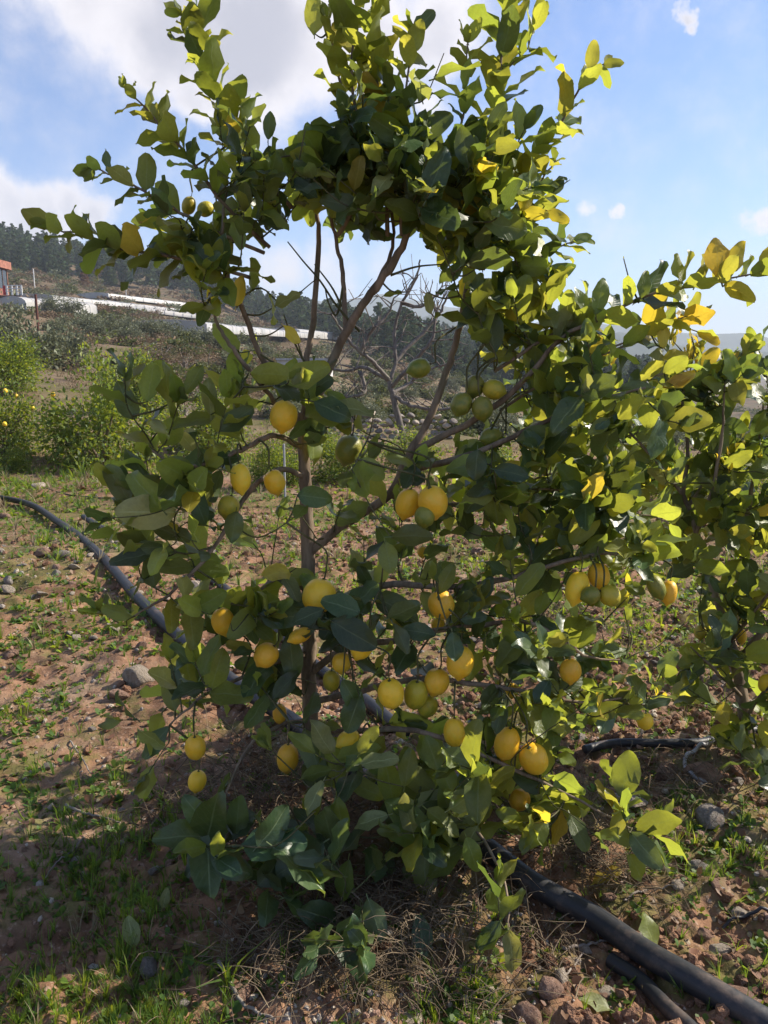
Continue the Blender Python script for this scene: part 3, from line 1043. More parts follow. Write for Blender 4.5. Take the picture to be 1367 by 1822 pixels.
    shoot([(480, 440, 2.0), (400, 365, 1.93), (340, 285, 1.9), (285, 220, 1.88), (232, 165, 1.87)], .005, 62, 13, 'top', .25)
    shoot([(470, 450, 2.0), (370, 405, 1.9), (290, 360, 1.86), (230, 325, 1.84), (165, 298, 1.83)], .005, 62, 15, 'mix', .2)
    shoot([(460, 500, 1.96), (390, 478, 1.88), (300, 455, 1.83), (220, 442, 1.81), (150, 420, 1.8), (92, 405, 1.79)], .005, 74, 14, 'mix', .2)
    shoot([(600, 420, 2.05), (640, 340, 2.02), (625, 230, 2.0), (600, 120, 1.98), (582, 40, 1.97)], .006, 74, 11, 'top', .15)
    shoot([(690, 420, 2.0), (690, 320, 1.98), (675, 180, 1.96), (665, 70, 1.95), (690, -50, 1.94)], .006, 78, 10, 'top', .1)
    shoot([(715, 420, 1.96), (712, 290, 1.94), (722, 170, 1.93), (738, 55, 1.93)], .005, 68, 13, 'top', .2)
    shoot([(640, 240, 2.0), (625, 120, 1.97), (635, 30, 1.96), (640, -40, 1.96)], .004, 70, 13, 'top', .1)
    shoot([(860, 430, 2.05), (855, 320, 2.03), (885, 190, 2.02), (895, 80, 2.01), (925, -50, 2.0)], .006, 80, 9, 'top', .15)
    shoot([(905, 120, 2.0), (935, 90, 2.0), (955, 40, 2.0)], .002, 62, 16, 'top')
    shoot([(780, 400, 1.96), (790, 320, 1.95), (822, 220, 1.94), (828, 140, 1.94), (832, 75, 1.94)], .004, 66, 13, 'top', .15)
    shoot([(850, 440, 2.06), (930, 300, 2.04), (990, 232, 2.02), (1035, 150, 2.0), (1072, 112, 2.0)], .005, 66, 12, 'top', .2)
    shoot([(860, 480, 2.06), (925, 385, 2.03), (965, 320, 2.02), (990, 285, 2.02)], .004, 66, 13, 'top', .2)
    shoot([(850, 560, 2.06), (925, 490, 2.02), (985, 445, 2.0), (1020, 430, 2.0)], .004, 62, 13, 'lit', .2)
    shoot([(880, 660, 2.0), (990, 592, 1.97), (1070, 565, 1.96), (1150, 525, 1.95), (1230, 510, 1.94), (1300, 495, 1.93), (1400, 472, 1.92)], .005, 78, 19, 'top', .1, .55)
    shoot([(890, 730, 2.0), (1000, 660, 2.02), (1100, 620, 2.03), (1170, 585, 2.03), (1235, 558, 2.03)], .004, 66, 15, 'lit', .15, .5)
    shoot([(1040, 640, 2.03), (1130, 600, 2.04), (1190, 570, 2.05), (1240, 590, 2.05)], .003, 62, 16, 'yel', .45, .5)
    shoot([(1060, 705, 1.95), (1140, 680, 1.97), (1210, 655, 1.98)], .003, 60, 17, 'lit', .1, .4)
    shoot([(960, 870, 2.0), (1060, 880, 1.94), (1130, 910, 1.92), (1190, 930, 1.92)], .003, 66, 17, 'mix', .1)
    shoot([(640, 250, 2.0), (560, 270, 1.98), (500, 280, 1.97)], .003, 60, 16, 'mix', .1)

    # inner masses: centre px, half sizes px, leaves, Y, leaf px, palette
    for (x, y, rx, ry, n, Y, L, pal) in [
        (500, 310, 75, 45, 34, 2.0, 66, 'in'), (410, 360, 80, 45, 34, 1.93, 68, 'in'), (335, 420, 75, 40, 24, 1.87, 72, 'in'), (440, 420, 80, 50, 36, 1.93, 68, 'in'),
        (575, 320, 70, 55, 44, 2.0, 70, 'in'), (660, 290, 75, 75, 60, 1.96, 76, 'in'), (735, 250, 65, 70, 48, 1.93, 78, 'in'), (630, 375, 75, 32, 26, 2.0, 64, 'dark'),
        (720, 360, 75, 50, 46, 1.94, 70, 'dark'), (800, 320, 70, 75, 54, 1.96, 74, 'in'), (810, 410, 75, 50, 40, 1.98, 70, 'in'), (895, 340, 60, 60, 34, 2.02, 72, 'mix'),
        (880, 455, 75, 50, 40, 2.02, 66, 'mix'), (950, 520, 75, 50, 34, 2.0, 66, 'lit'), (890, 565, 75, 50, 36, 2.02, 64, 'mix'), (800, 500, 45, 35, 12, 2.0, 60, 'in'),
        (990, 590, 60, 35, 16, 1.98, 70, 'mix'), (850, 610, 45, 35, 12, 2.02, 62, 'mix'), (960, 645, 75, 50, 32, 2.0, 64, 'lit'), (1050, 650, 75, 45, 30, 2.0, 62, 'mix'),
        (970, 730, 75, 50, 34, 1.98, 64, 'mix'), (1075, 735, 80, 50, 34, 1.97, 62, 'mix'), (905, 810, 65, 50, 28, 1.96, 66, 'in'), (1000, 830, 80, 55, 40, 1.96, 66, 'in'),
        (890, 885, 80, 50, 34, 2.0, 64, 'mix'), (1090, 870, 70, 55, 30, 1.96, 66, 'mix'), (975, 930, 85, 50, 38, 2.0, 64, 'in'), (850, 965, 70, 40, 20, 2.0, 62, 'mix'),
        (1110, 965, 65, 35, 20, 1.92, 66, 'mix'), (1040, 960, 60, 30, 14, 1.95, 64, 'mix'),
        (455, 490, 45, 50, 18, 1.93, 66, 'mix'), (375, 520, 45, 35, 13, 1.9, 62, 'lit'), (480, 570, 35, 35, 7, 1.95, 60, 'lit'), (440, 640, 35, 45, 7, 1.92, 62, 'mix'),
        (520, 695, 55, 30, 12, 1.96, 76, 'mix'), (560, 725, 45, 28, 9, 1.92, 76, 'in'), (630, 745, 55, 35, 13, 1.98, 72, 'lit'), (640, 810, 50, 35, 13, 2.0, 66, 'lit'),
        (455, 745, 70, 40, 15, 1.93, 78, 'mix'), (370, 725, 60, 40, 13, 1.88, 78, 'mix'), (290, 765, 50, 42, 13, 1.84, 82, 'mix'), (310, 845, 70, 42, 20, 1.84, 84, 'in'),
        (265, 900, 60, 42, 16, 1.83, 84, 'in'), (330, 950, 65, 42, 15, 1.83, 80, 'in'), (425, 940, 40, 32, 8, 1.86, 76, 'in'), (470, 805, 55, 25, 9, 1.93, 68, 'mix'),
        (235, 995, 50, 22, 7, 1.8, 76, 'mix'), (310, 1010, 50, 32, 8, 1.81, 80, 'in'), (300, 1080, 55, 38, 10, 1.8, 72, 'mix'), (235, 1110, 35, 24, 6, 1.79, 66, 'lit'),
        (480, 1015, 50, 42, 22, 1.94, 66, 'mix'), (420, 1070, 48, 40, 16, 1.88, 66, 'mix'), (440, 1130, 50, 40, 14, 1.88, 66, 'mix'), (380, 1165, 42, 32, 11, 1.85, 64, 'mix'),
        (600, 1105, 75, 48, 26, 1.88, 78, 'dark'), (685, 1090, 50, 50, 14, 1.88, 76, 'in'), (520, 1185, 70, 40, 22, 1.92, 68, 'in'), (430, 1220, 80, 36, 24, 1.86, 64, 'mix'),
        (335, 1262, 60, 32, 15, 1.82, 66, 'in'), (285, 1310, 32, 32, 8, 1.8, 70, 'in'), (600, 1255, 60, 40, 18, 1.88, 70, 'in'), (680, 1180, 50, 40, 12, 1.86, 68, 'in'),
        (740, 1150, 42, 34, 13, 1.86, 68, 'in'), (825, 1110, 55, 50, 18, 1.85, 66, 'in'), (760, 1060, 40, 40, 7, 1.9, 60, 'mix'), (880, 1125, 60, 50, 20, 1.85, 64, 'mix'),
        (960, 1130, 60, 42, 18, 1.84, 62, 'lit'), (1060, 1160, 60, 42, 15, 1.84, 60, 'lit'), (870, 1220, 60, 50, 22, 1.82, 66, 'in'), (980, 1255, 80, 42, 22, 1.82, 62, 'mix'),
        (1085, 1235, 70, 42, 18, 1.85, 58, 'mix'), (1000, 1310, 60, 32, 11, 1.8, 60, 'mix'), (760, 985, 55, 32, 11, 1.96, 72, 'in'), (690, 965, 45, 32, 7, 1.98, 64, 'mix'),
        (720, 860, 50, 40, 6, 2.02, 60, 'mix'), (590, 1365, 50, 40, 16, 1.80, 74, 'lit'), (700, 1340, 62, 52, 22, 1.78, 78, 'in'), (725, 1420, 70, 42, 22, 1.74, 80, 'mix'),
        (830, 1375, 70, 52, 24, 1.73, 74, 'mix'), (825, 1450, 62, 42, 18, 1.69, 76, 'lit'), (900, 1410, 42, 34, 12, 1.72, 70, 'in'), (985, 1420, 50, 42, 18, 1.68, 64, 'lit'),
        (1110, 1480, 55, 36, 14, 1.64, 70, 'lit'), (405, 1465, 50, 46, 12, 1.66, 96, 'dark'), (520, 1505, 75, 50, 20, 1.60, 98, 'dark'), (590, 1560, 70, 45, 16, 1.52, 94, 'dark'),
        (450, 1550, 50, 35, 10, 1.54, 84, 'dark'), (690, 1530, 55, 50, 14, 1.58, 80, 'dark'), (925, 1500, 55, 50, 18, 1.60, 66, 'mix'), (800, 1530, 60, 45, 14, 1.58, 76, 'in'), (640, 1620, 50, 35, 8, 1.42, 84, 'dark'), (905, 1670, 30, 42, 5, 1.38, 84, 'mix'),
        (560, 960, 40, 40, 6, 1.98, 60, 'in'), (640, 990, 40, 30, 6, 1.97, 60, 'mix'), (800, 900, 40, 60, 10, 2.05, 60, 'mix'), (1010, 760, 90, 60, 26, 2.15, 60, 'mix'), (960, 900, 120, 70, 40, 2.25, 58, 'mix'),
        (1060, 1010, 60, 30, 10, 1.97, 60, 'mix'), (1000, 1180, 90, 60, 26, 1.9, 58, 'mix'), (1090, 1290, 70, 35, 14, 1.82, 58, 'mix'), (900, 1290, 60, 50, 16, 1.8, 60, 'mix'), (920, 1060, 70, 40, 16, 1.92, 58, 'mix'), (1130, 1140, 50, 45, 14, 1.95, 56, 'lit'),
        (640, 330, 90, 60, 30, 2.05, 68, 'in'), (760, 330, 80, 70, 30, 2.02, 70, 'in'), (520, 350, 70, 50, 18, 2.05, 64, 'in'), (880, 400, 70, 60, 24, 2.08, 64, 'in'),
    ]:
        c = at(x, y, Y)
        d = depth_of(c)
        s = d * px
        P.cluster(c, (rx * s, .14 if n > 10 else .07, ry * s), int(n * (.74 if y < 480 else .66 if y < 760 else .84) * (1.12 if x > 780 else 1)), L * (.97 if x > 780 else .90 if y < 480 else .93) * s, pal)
    # single leaves that stand out: tip direction in the picture (degrees, 0 right, 90 up), length, tint, facing
    for (x, y, Y, ang, L, pal, fx, w) in [
        (375, 738, 1.82, 95, 78, 4, .3, .85), (262, 715, 1.8, 80, 84, 1, .2, 1.05), (330, 700, 1.82, 60, 70, 1, .3, 1.0), (345, 838, 1.78, 170, 84, 1, .1, 1.15), (520, 668, 1.88, 175, 86, 2, .2, 1.2),
        (560, 715, 1.84, -25, 84, 0, .2, 1.2), (665, 738, 1.85, 165, 92, 4, .5, .85), (530, 880, 1.80, -8, 72, 0, .1, 1.25), (695, 955, 1.72, 3, 90, 0, -.3, 1.1), (685, 965, 1.74, -78, 66, 1, .0, 1.3),
        (850, 800, 1.83, -95, 66, 0, .1, 1.25), (880, 835, 1.80, -12, 74, 0, .2, 1.1), (230, 890, 1.77, 120, 84, 0, .1, 1.1), (340, 960, 1.77, 160, 90, 0, .1, 1.15), (270, 985, 1.76, 190, 90, 0, .3, .9),
        (420, 910, 1.78, -100, 66, 0, .1, 1.2), (640, 1090, 1.74, 160, 86, 0, .2, 1.2), (590, 1105, 1.73, -30, 110, 0, .2, 1.15), (690, 1100, 1.76, 25, 76, 0, .1, 1.2), (700, 1110, 1.75, -60, 70, 0, .1, 1.0),
        (805, 1125, 1.70, -85, 60, 0, .3, 1.35), (575, 1085, 1.75, 200, 70, 0, .2, 1.2), (775, 1130, 1.74, 170, 74, 0, .2, 1.1), (640, 1240, 1.75, 250, 80, 0, .2, 1.1), (610, 1210, 1.76, 300, 84, 0, .3, 1.1),
        (590, 1340, 1.70, 120, 84, 4, .7, 1.1), (600, 1350, 1.70, 20, 96, 2, .8, 1.0), (590, 1370, 1.69, 190, 70, 2, .6, 1.1), (560, 1400, 1.68, -100, 78, 2, .3, 1.0), (620, 1390, 1.69, -20, 80, 2, .6, 1.0),
        (700, 1430, 1.66, 100, 100, 1, .3, 1.0), (730, 1440, 1.66, 20, 90, 4, .5, 1.0), (785, 1400, 1.66, -70, 90, 1, .2, 1.0), (820, 1420, 1.65, 60, 84, 1, .5, 1.0), (860, 1440, 1.64, 200, 84, 4, .5, 1.0),
        (850, 1470, 1.62, -120, 84, 4, .3, 1.0), (655, 1600, 1.46, -70, 86, 0, .1, 1.15), (575, 1500, 1.56, 210, 110, 0, .1, 1.25), (570, 1540, 1.52, 150, 118, 0, .1, 1.3), (420, 1490, 1.60, 85, 90, 0, .1, 1.0),
        (370, 1470, 1.63, 130, 80, 0, .2, 1.15), (620, 1530, 1.53, -100, 90, 1, .2, .9), (905, 1655, 1.38, -80, 104, 4, .2, .9), (890, 1640, 1.40, -130, 78, 0, .2, 1.0),
        (560, 1340, 1.62, 140, 70, 2, .8, 1.0), (640, 1360, 1.60, 10, 84, 4, .9, 1.0), (575, 1390, 1.60, -120, 76, 4, .6, 1.0), (600, 1420, 1.60, -80, 80, 2, .5, 1.0), (640, 1340, 1.61, 60, 70, 2, .9, 1.0), (690, 1450, 1.58, 200, 80, 4, .6, 1.0), (760, 1440, 1.58, -40, 86, 2, .7, 1.0), (720, 1400, 1.60, 80, 80, 1, .6, 1.0),  # paler, younger tints put sunlight on this low clump into the leaf colour
        (800, 1440, 1.58, 30, 84, 4, .8, 1.0), (830, 1490, 1.56, -70, 76, 2, .5, 1.0), (870, 1400, 1.60, 45, 70, 2, .8, 1.0), (780, 1370, 1.62, 110, 74, 1, .6, 1.0),
        (1280, 490, 1.92, 100, 76, 3, .1, 1.15), (1300, 485, 1.92, 70, 70, 3, .1, 1.1), (1215, 505, 1.93, 100, 66, 2, .1, .9), (1290, 505, 1.91, -25, 74, 3, .2, .95), (1240, 505, 1.93, 60, 50, 2, .1, 1.0),
        (1355, 480, 1.91, 70, 60, 3, .1, 1.0), (1060, 560, 1.9, 75, 84, 1, .2, .9), (1045, 560, 1.92, 110, 66, 1, .2, .9), (1140, 530, 1.93, 75, 62, 1, .2, .9), (1180, 620, 2.0, 85, 60, 3, .1, .9), (1180, 640, 2.0, 20, 62, 3, .3, 1),
        (1190, 690, 1.95, 30, 62, 3, .3, .9), (1230, 670, 1.95, 200, 60, 3, .3, .9), (945, 330, 1.95, 250, 60, 3, .2, 1.1), (930, 375, 1.95, -10, 56, 3, .2, .9), (975, 375, 1.95, -30, 50, 3, .2, .9),
        (845, 480, 1.9, 105, 62, 2, .2, .7), (860, 640, 1.95, 10, 66, 2, .3, .9), (760, 520, 1.93, -80, 46, 4, .4, 1.0), (715, 520, 1.95, 190, 42, 1, .2, .7), (505, 580, 1.93, -50, 52, 3, .2, 1.0), (490, 545, 1.92, 30, 58, 4, .5, 1.0),
        (420, 545, 1.89, 80, 66, 3, .3, .9), (380, 555, 1.9, 100, 50, 3, .3, .7), (1110, 460, 1.98, 100, 5, 2, .2, .9),
        (560, 60, 1.95, 90, 78, 2, .1, 1.2), (610, 50, 1.95, 85, 70, 2, .1, 1.1), (730, 95, 1.92, 70, 66, 2, .1, 1.1), (1135, 1500, 1.62, 160, 70, 2, .3, 1.0), (1120, 1520, 1.61, -60, 72, 2, .3, 1.0), (1090, 1490, 1.63, 70, 80, 2, .3, .8),
    ]:
        a = math.radians(ang)
        o = at(x, y, Y)
        d = depth_of(o)
        ax = RGT * math.cos(a) + UPV * math.sin(a) + FWD * P.q.uniform(-.3, .15)
        nm = -FWD * 1.0 + np.array([0, 0, fx * 2]) + rv(P.q, .15)
        if fx < .25 and pal in (2, 3) or (fx <= .15 and P.q.random() < .5): nm = FWD * 1.0 + np.array([0, 0, .4]) + rv(P.q, .15)
        P.leaf(o, ax, nm, L * .86 * d * px, pal, w * .95, True)
        if ang != 0:
            # a leaf stalk's twig back to the wood
            nodes = np.array([p for p, _ in P.nodes])
            j = int(np.argmin(np.linalg.norm(nodes - o, axis=1)))
            if np.linalg.norm(nodes[j] - o) > .02:
                tube(P.twigs, catmull([nodes[j], (nodes[j] + o) / 2 + np.array([0, 0, -.01]), o], 4), [.0026, .0014], 4, 0, False)
    nodes = np.array([p for p, _ in P.nodes])
    for p, right in STALKS:
        if right: continue
        w = np.linalg.norm(nodes - p, axis=1) - np.clip(nodes[:, 2] - p[2], 0, .1)
        j = int(np.argmin(w))
        v = nodes[j] - p
        tube(P.twigs, catmull([p, p + np.array([0, 0, min(.05, np.linalg.norm(v) * .4)]), p + v * .6 + np.array([0, 0, .02]), nodes[j]], 4), [.0022, .003], 5, 0, False)
    wins = [(548, 165, 40, 75, .1), (775, 110, 26, 80, .15), (500, 200, 40, 60, .2), (975, 180, 26, 50, .2), (790, 205, 20, 40, .2), (455, 240, 25, 40, .3), (300, 320, 40, 20, .3), (290, 400, 40, 18, .35), (200, 380, 50, 30, .2), (525, 480, 38, 62, .04), (620, 500, 62, 55, .05), (580, 580, 55, 75, .05), (660, 590, 75, 65, .04), (760, 600, 60, 60, .06), (720, 680, 75, 55, .05), (640, 680, 60, 35, .15), (560, 620, 50, 40, .1), (700, 760, 50, 40, .2),
            (490, 960, 45, 55, .12), (450, 1000, 30, 20, .2), (610, 960, 30, 30, .4), (710, 1050, 50, 40, .25), (780, 1010, 40, 30, .3), (1130, 1110, 70, 45, .1), (960, 1075, 50, 30, .2), (540, 1400, 80, 60, .15), (480, 1400, 60, 60, .1),
            (1200, 1150, 50, 60, .1), (540, 860, 30, 80, .15), (550, 960, 38, 70, .08), (548, 1060, 26, 40, .3), (549, 1250, 34, 90, .08), (500, 640, 40, 30, .3)]
    n = P.finish(root, [z for z, s_ in zip(LEMZONES, STALKS)], 300, wins)
    return n


NLEAF = near_tree()
print('near tree leaves', NLEAF)


# ------------------------------------------------------------------ the neighbouring lemon tree at the right edge
def right_tree():
    b = gnd(1335, 1360)
    base = np.array([b[0], b[1], b[2] - .02])
    root = empty('lemon_tree', base)
    tag(root, 'bushy neighbouring lemon tree with yellow new shoots, cut by the right edge', 'lemon tree', 'lemon trees of the near row')
    bpy.context.view_layer.update()
    P = Plant(base, 23)
    P.bmat = BARK
    by = base[1]
    A = lambda *n: [at(x, y, by + Y) for (x, y, Y) in n]
    P.branch([base] + A((1322, 1250, .05), (1310, 1180, .1), (1290, 1110, .15)), [.022, .020, .018, .016], 5, 'trunk', 10)
    P.branch(A((1290, 1110, .15), (1265, 1030, .2), (1240, 950, .25), (1215, 880, .3), (1150, 800, .35), (1100, 750, .4)), [.013, .012, .010, .008, .005, .003], 5)
    P.branch(A((1300, 1140, .12), (1320, 1040, .2), (1330, 920, .25), (1350, 800, .3), (1360, 700, .3)), [.012, .010, .008, .005, .003], 5)
    P.branch(A((1215, 880, .3), (1225, 800, .3), (1215, 720, .32), (1230, 650, .35)), [.008, .006, .005, .002], 5)
    P.branch(A((1240, 950, .25), (1270, 860, .2), (1285, 770, .2), (1290, 680, .2)), [.008, .006, .005, .002], 5)
    P.branch(A((1225, 900, .28), (1260, 850, .35), (1300, 800, .4)), [.006, .005, .003], 4)
    P.branch(A((1300, 1140, .12), (1340, 1090, 0), (1380, 1040, -.1)), [.008, .005, .003], 4)
    P.branch(A((1320, 1240, .05), (1270, 1190, -.05), (1230, 1150, -.1)), [.007, .005, .002], 4)
    P.branch(A((1310, 1180, .1), (1390, 1080, .0), (1470, 980, -.05), (1550, 880, -.1)), [.012, .010, .007, .003], 5)  # bough out of view, added to carry crown that shades the bottom centre
    P.branch(A((1325, 1280, .03), (1360, 1230, -.05), (1400, 1200, -.1)), [.007, .005, .002], 4)
    px = 1 / FPX
    for (x, y, rx, ry, n, Y, L, pal) in [
        (1180, 690, 60, 45, 34, .35, 50, 'right'), (1110, 740, 55, 50, 28, .4, 48, 'right'), (1290, 685, 60, 45, 38, .25, 56, 'right'), (1350, 690, 50, 50, 26, .3, 50, 'right'), (1240, 760, 65, 55, 42, .3, 50, 'right'),
        (1340, 770, 50, 55, 34, .28, 50, 'right'), (1160, 810, 60, 50, 34, .35, 50, 'right'), (1300, 850, 65, 55, 44, .25, 50, 'right'), (1230, 880, 55, 50, 32, .28, 50, 'right'), (1350, 930, 45, 60, 34, .22, 50, 'right'),
        (1280, 960, 55, 50, 34, .2, 52, 'right'), (1230, 1010, 40, 40, 16, .2, 50, 'in'), (1340, 1050, 50, 50, 34, .05, 56, 'in'), (1290, 1090, 50, 45, 26, .1, 54, 'in'), (1250, 1170, 42, 42, 22, -.05, 56, 'in'),
        (1300, 1290, 45, 40, 18, -.1, 56, 'in'), (1350, 1330, 35, 35, 12, -.1, 54, 'right'), (1340, 1170, 45, 50, 28, 0, 56, 'in'), (1300, 1230, 50, 40, 20, 0, 52, 'right'), (1360, 1270, 35, 45, 16, -.05, 56, 'right'), (1130, 860, 40, 40, 14, .35, 46, 'right'), (1390, 850, 40, 120, 40, .25, 50, 'right'), (1400, 1100, 40, 100, 30, .1, 52, 'in'), (1480, 900, 80, 90, 60, .0, 54, 'right'), (1480, 1080, 80, 90, 60, -.15, 56, 'in'), (1560, 980, 80, 100, 60, -.2, 56, 'right'), (1560, 820, 70, 80, 40, -.1, 54, 'right'), (1440, 1230, 60, 60, 30, -.15, 56, 'in'),  # masses beyond the right edge are unseen, added to shade the foreground
        (1060, 690, 50, 40, 18, .45, 46, 'right'), (1200, 930, 40, 40, 14, .3, 48, 'right'),
    ]:
        c = at(x, y, by + Y)
        s = depth_of(c) * px
        P.cluster(c, (rx * s, .2, ry * s), int(n * (.45 if x > 1420 else .8)), L * s, pal)
    # upright yellow flushes of new leaves
    for (x, y, Y, n) in [(1062, 610, .45, 5), (1083, 628, .45, 8), (1150, 585, .4, 7), (1196, 605, .38, 10), (1228, 640, .36, 12), (1240, 625, .36, 8), (1222, 575, .36, 5), (1330, 650, .3, 7), (1362, 965, .2, 10), (1300, 655, .25, 6),
                         (980, 690, .5, 5), (1165, 1240, .2, 6), (1175, 815, .33, 6), (1290, 838, .2, 5), (1180, 860, .33, 4)]:
        c = at(x, y, by + Y)
        s = depth_of(c) * px
        nodes = np.array([p for p, _ in P.nodes])
        j = int(np.argmin(np.linalg.norm(nodes - c, axis=1) + np.maximum(0, nodes[:, 2] - c[2])))
        Pq = catmull([nodes[j], (nodes[j] + c) / 2 + rv(P.q, .01), c], 5)
        tube(P.twigs, Pq, [.003, .0014], 4, 0, False)
        for _ in range(n):
            P.leaf(c + rv(P.q, .012) + np.array([0, 0, P.q.uniform(-.03, .02)]), np.array([P.q.gauss(0, .35), P.q.gauss(0, .35), 1]), rv(P.q), 26 * s * P.q.uniform(.8, 1.4), 'yel', .7)
    nodes = np.array([p for p, _ in P.nodes])
    for p, right in STALKS:
        if not right: continue
        j = int(np.argmin(np.linalg.norm(nodes - p, axis=1)))
        tube(P.twigs, catmull([p, p + np.array([0, 0, .03]), nodes[j]], 4), [.002, .003], 5, 0, False)
    wins = [(1200, 1120, 40, 70, .1), (1255, 1310, 30, 50, .1)]
    return P.finish(root, [z for z, s_ in zip(LEMZONES, STALKS) if s_[1]], 300, wins)


print('right tree leaves', right_tree())
#@@PART3
# ------------------------------------------------------------------ rocks
def ico(sub):
    import bmesh
    bm = bmesh.new()
    bmesh.ops.create_icosphere(bm, subdivisions=sub, radius=1)
    V = np.array([v.co[:] for v in bm.verts]); F = np.array([[v.index for v in f.verts] for f in bm.faces])
    bm.free()
    return V, F


def rock_shape(seed, sub=3, flat=.62):
    q = np.random.RandomState(seed)
    V, F = ico(sub)
    for _ in range(11):
        d = q.normal(size=3); d /= np.linalg.norm(d)
        h = q.uniform(.55, .92)
        s = V @ d
        V = V - np.outer(np.clip(s - h, 0, None) * .93, d)
    V = V * np.array([1, q.uniform(.65, .95), flat * q.uniform(.8, 1.2)])
    n = fbm(V[:, 0] * 3 + 9, V[:, 1] * 3 + V[:, 2] * 2.3, 1, 3, seed) * .10
    return V * (1 + n)[:, None], F


def stone_mat(name, c1, c2, dirt=.5):
    m, T, out = new_mat(name)
    co = T.n('ShaderNodeTexCoord').outputs['Object']
    oi = T.n('ShaderNodeObjectInfo').outputs['Random']
    f = T.noise(co, 2.6, 7, .68)
    c = T.mix(T.ramp(f, .35, .65), c1, c2)
    c = T.mix(T.math('MULTIPLY', T.ramp(T.noise(co, 1.1, 5, .6), .48, .66), dirt), c, (.26, .135, .08))
    c = T.mix(T.math('MULTIPLY', T.ramp(T.noise(co, 14, 4, .7), .58, .7), .5), c, (.10, .08, .065))
    hs = T.n('ShaderNodeHueSaturation', None, Color=c, Value=T.math('ADD', .8, T.math('MULTIPLY', oi, .35)))
    b = T.n('ShaderNodeBsdfPrincipled', None, Base_Color=hs.outputs[0], Roughness=.92)
    b.inputs['Specular IOR Level'].default_value = .2
    bp = T.n('ShaderNodeBump', None, Strength=.8, Distance=.12, Height=T.noise(co, 6, 7, .7))
    T.t.links.new(bp.outputs[0], b.inputs['Normal'])
    T.t.links.new(b.outputs[0], out.inputs[0])
    return m


ST_PALE = stone_mat('limestone', (.50, .41, .31), (.66, .57, .46), .25)
ST_RED = stone_mat('red_stone', (.34, .20, .14), (.50, .33, .24), .4)
ST_GREY = stone_mat('grey_stone', (.30, .265, .225), (.45, .40, .35), .35)
_rocks = {}


def rock_mesh(i, mat):
    if (i, mat.name) not in _rocks:
        a = Acc()
        a.add(*rock_shape(100 + i))
        _rocks[(i, mat.name)] = a.mesh('stone', mat, False if i % 2 else True)
    return _rocks[(i, mat.name)]


for k, (px, py, w, mat, fl, label) in enumerate([
    (243, 1200, 62, ST_PALE, 1.25, 'largest pale stone on the left, standing in the soil below the black pipe'),
    (210, 1240, 44, ST_RED, .5, 'low brown stone touching the lower left of the largest pale stone'),
    (335, 1228, 46, ST_GREY, .5, 'flat grey stone lying under the left boughs of the lemon tree'),
    (296, 1236, 20, ST_PALE, .9, 'small round pale stone between the large pale stone and the flat grey one'),
    (66, 860, 32, ST_PALE, .8, 'pale stone alone in the far left grass beside the thin hose'),
    (8, 915, 28, ST_RED, .8, 'reddish stone at the left edge under the start of the pipe'),
    (10, 1045, 34, ST_PALE, .7, 'pinkish pale stone at the left edge of the soil bank'),
    (112, 988, 34, ST_GREY, .6, 'grey stone on the soil bank just below the pipe'),
    (72, 985, 36, ST_RED, .5, 'flat red stone on the soil bank left of a grey one'),
    (350, 1042, 48, ST_PALE, .6, 'pale flat stone beside the second pipe behind the left boughs'),
    (135, 1135, 20, ST_PALE, .8, 'left one of two little pale stones on bare soil'),
    (166, 1133, 18, ST_PALE, .8, 'right one of two little pale stones on bare soil'),
    (163, 1296, 17, ST_GREY, .9, 'whitish pebble alone on the sunlit bare soil'),
    (981, 1752, 58, ST_RED, 1.15, 'tall pinkish stone with lit top near the bottom, left of the pipe'),
    (940, 1803, 58, ST_RED, .9, 'squat pink stone at the bottom edge before the tall pinkish one'),
    (748, 1768, 52, ST_RED, .7, 'red stone half in shade at the bottom right of the straw'),
    (735, 1812, 46, ST_PALE, .5, 'flat pale stone cut by the bottom edge beside green seedlings'),
    (1118, 1438, 86, ST_PALE, .28, 'large flat slab tilted on the bank right of the tree'),
    (1258, 1372, 76, ST_RED, .9, 'big brown boulder in front of the coiled hose'),
    (1185, 1370, 50, ST_RED, .8, 'brown stone left of the coiled hose under the small pipe'),
    (1268, 1458, 62, ST_GREY, .75, 'grey boulder on the right below the brown one'),
    (1325, 1780, 76, ST_RED, .5, 'layered reddish stone in the bottom right corner'),
    (1240, 1730, 50, ST_RED, .6, 'dark red stone on the bank just right of the pipe'),
    (1285, 1690, 44, ST_PALE, .6, 'pale stone at the right edge below the thin bent hose'),
    (1320, 1625, 40, ST_PALE, .7, 'pale stone at the right edge above the thin bent hose'),
    (1145, 1672, 44, ST_GREY, .6, 'grey purple stone left of the yellow fallen leaf'),
    (1245, 1545, 40, ST_GREY, .6, 'grey stone in the green seedlings at right'),
    (1210, 1575, 30, ST_PALE, .7, 'small pale stone at right among gravel'),
    (1015, 1400, 36, ST_GREY, .9, 'grey stone behind the lowest right lemons'),
    (1085, 1600, 30, ST_RED, .7, 'small red stone beside the dry yellow leaf above the pipe'),
]):
    p = gnd(px, py + w * .35 * min(1, fl))
    s = w * depth_of(p) / FPX / 2
    o = link('stone', rock_mesh(k % 6, mat))
    o.location = (p[0], p[1] + s * .4, hz(p[0], p[1] + s * .4) + s * .28 * fl)
    o.scale = (s, s * .85, s * fl * 1.25)
    o.rotation_euler = (rnd.uniform(-.2, .2), rnd.uniform(-.2, .2) + (.25 if fl < .3 else 0), rnd.uniform(-.5, .5) + (PI if k % 3 == 0 else 0))
    tag(o, label, 'stone', 'single stones around the tree')

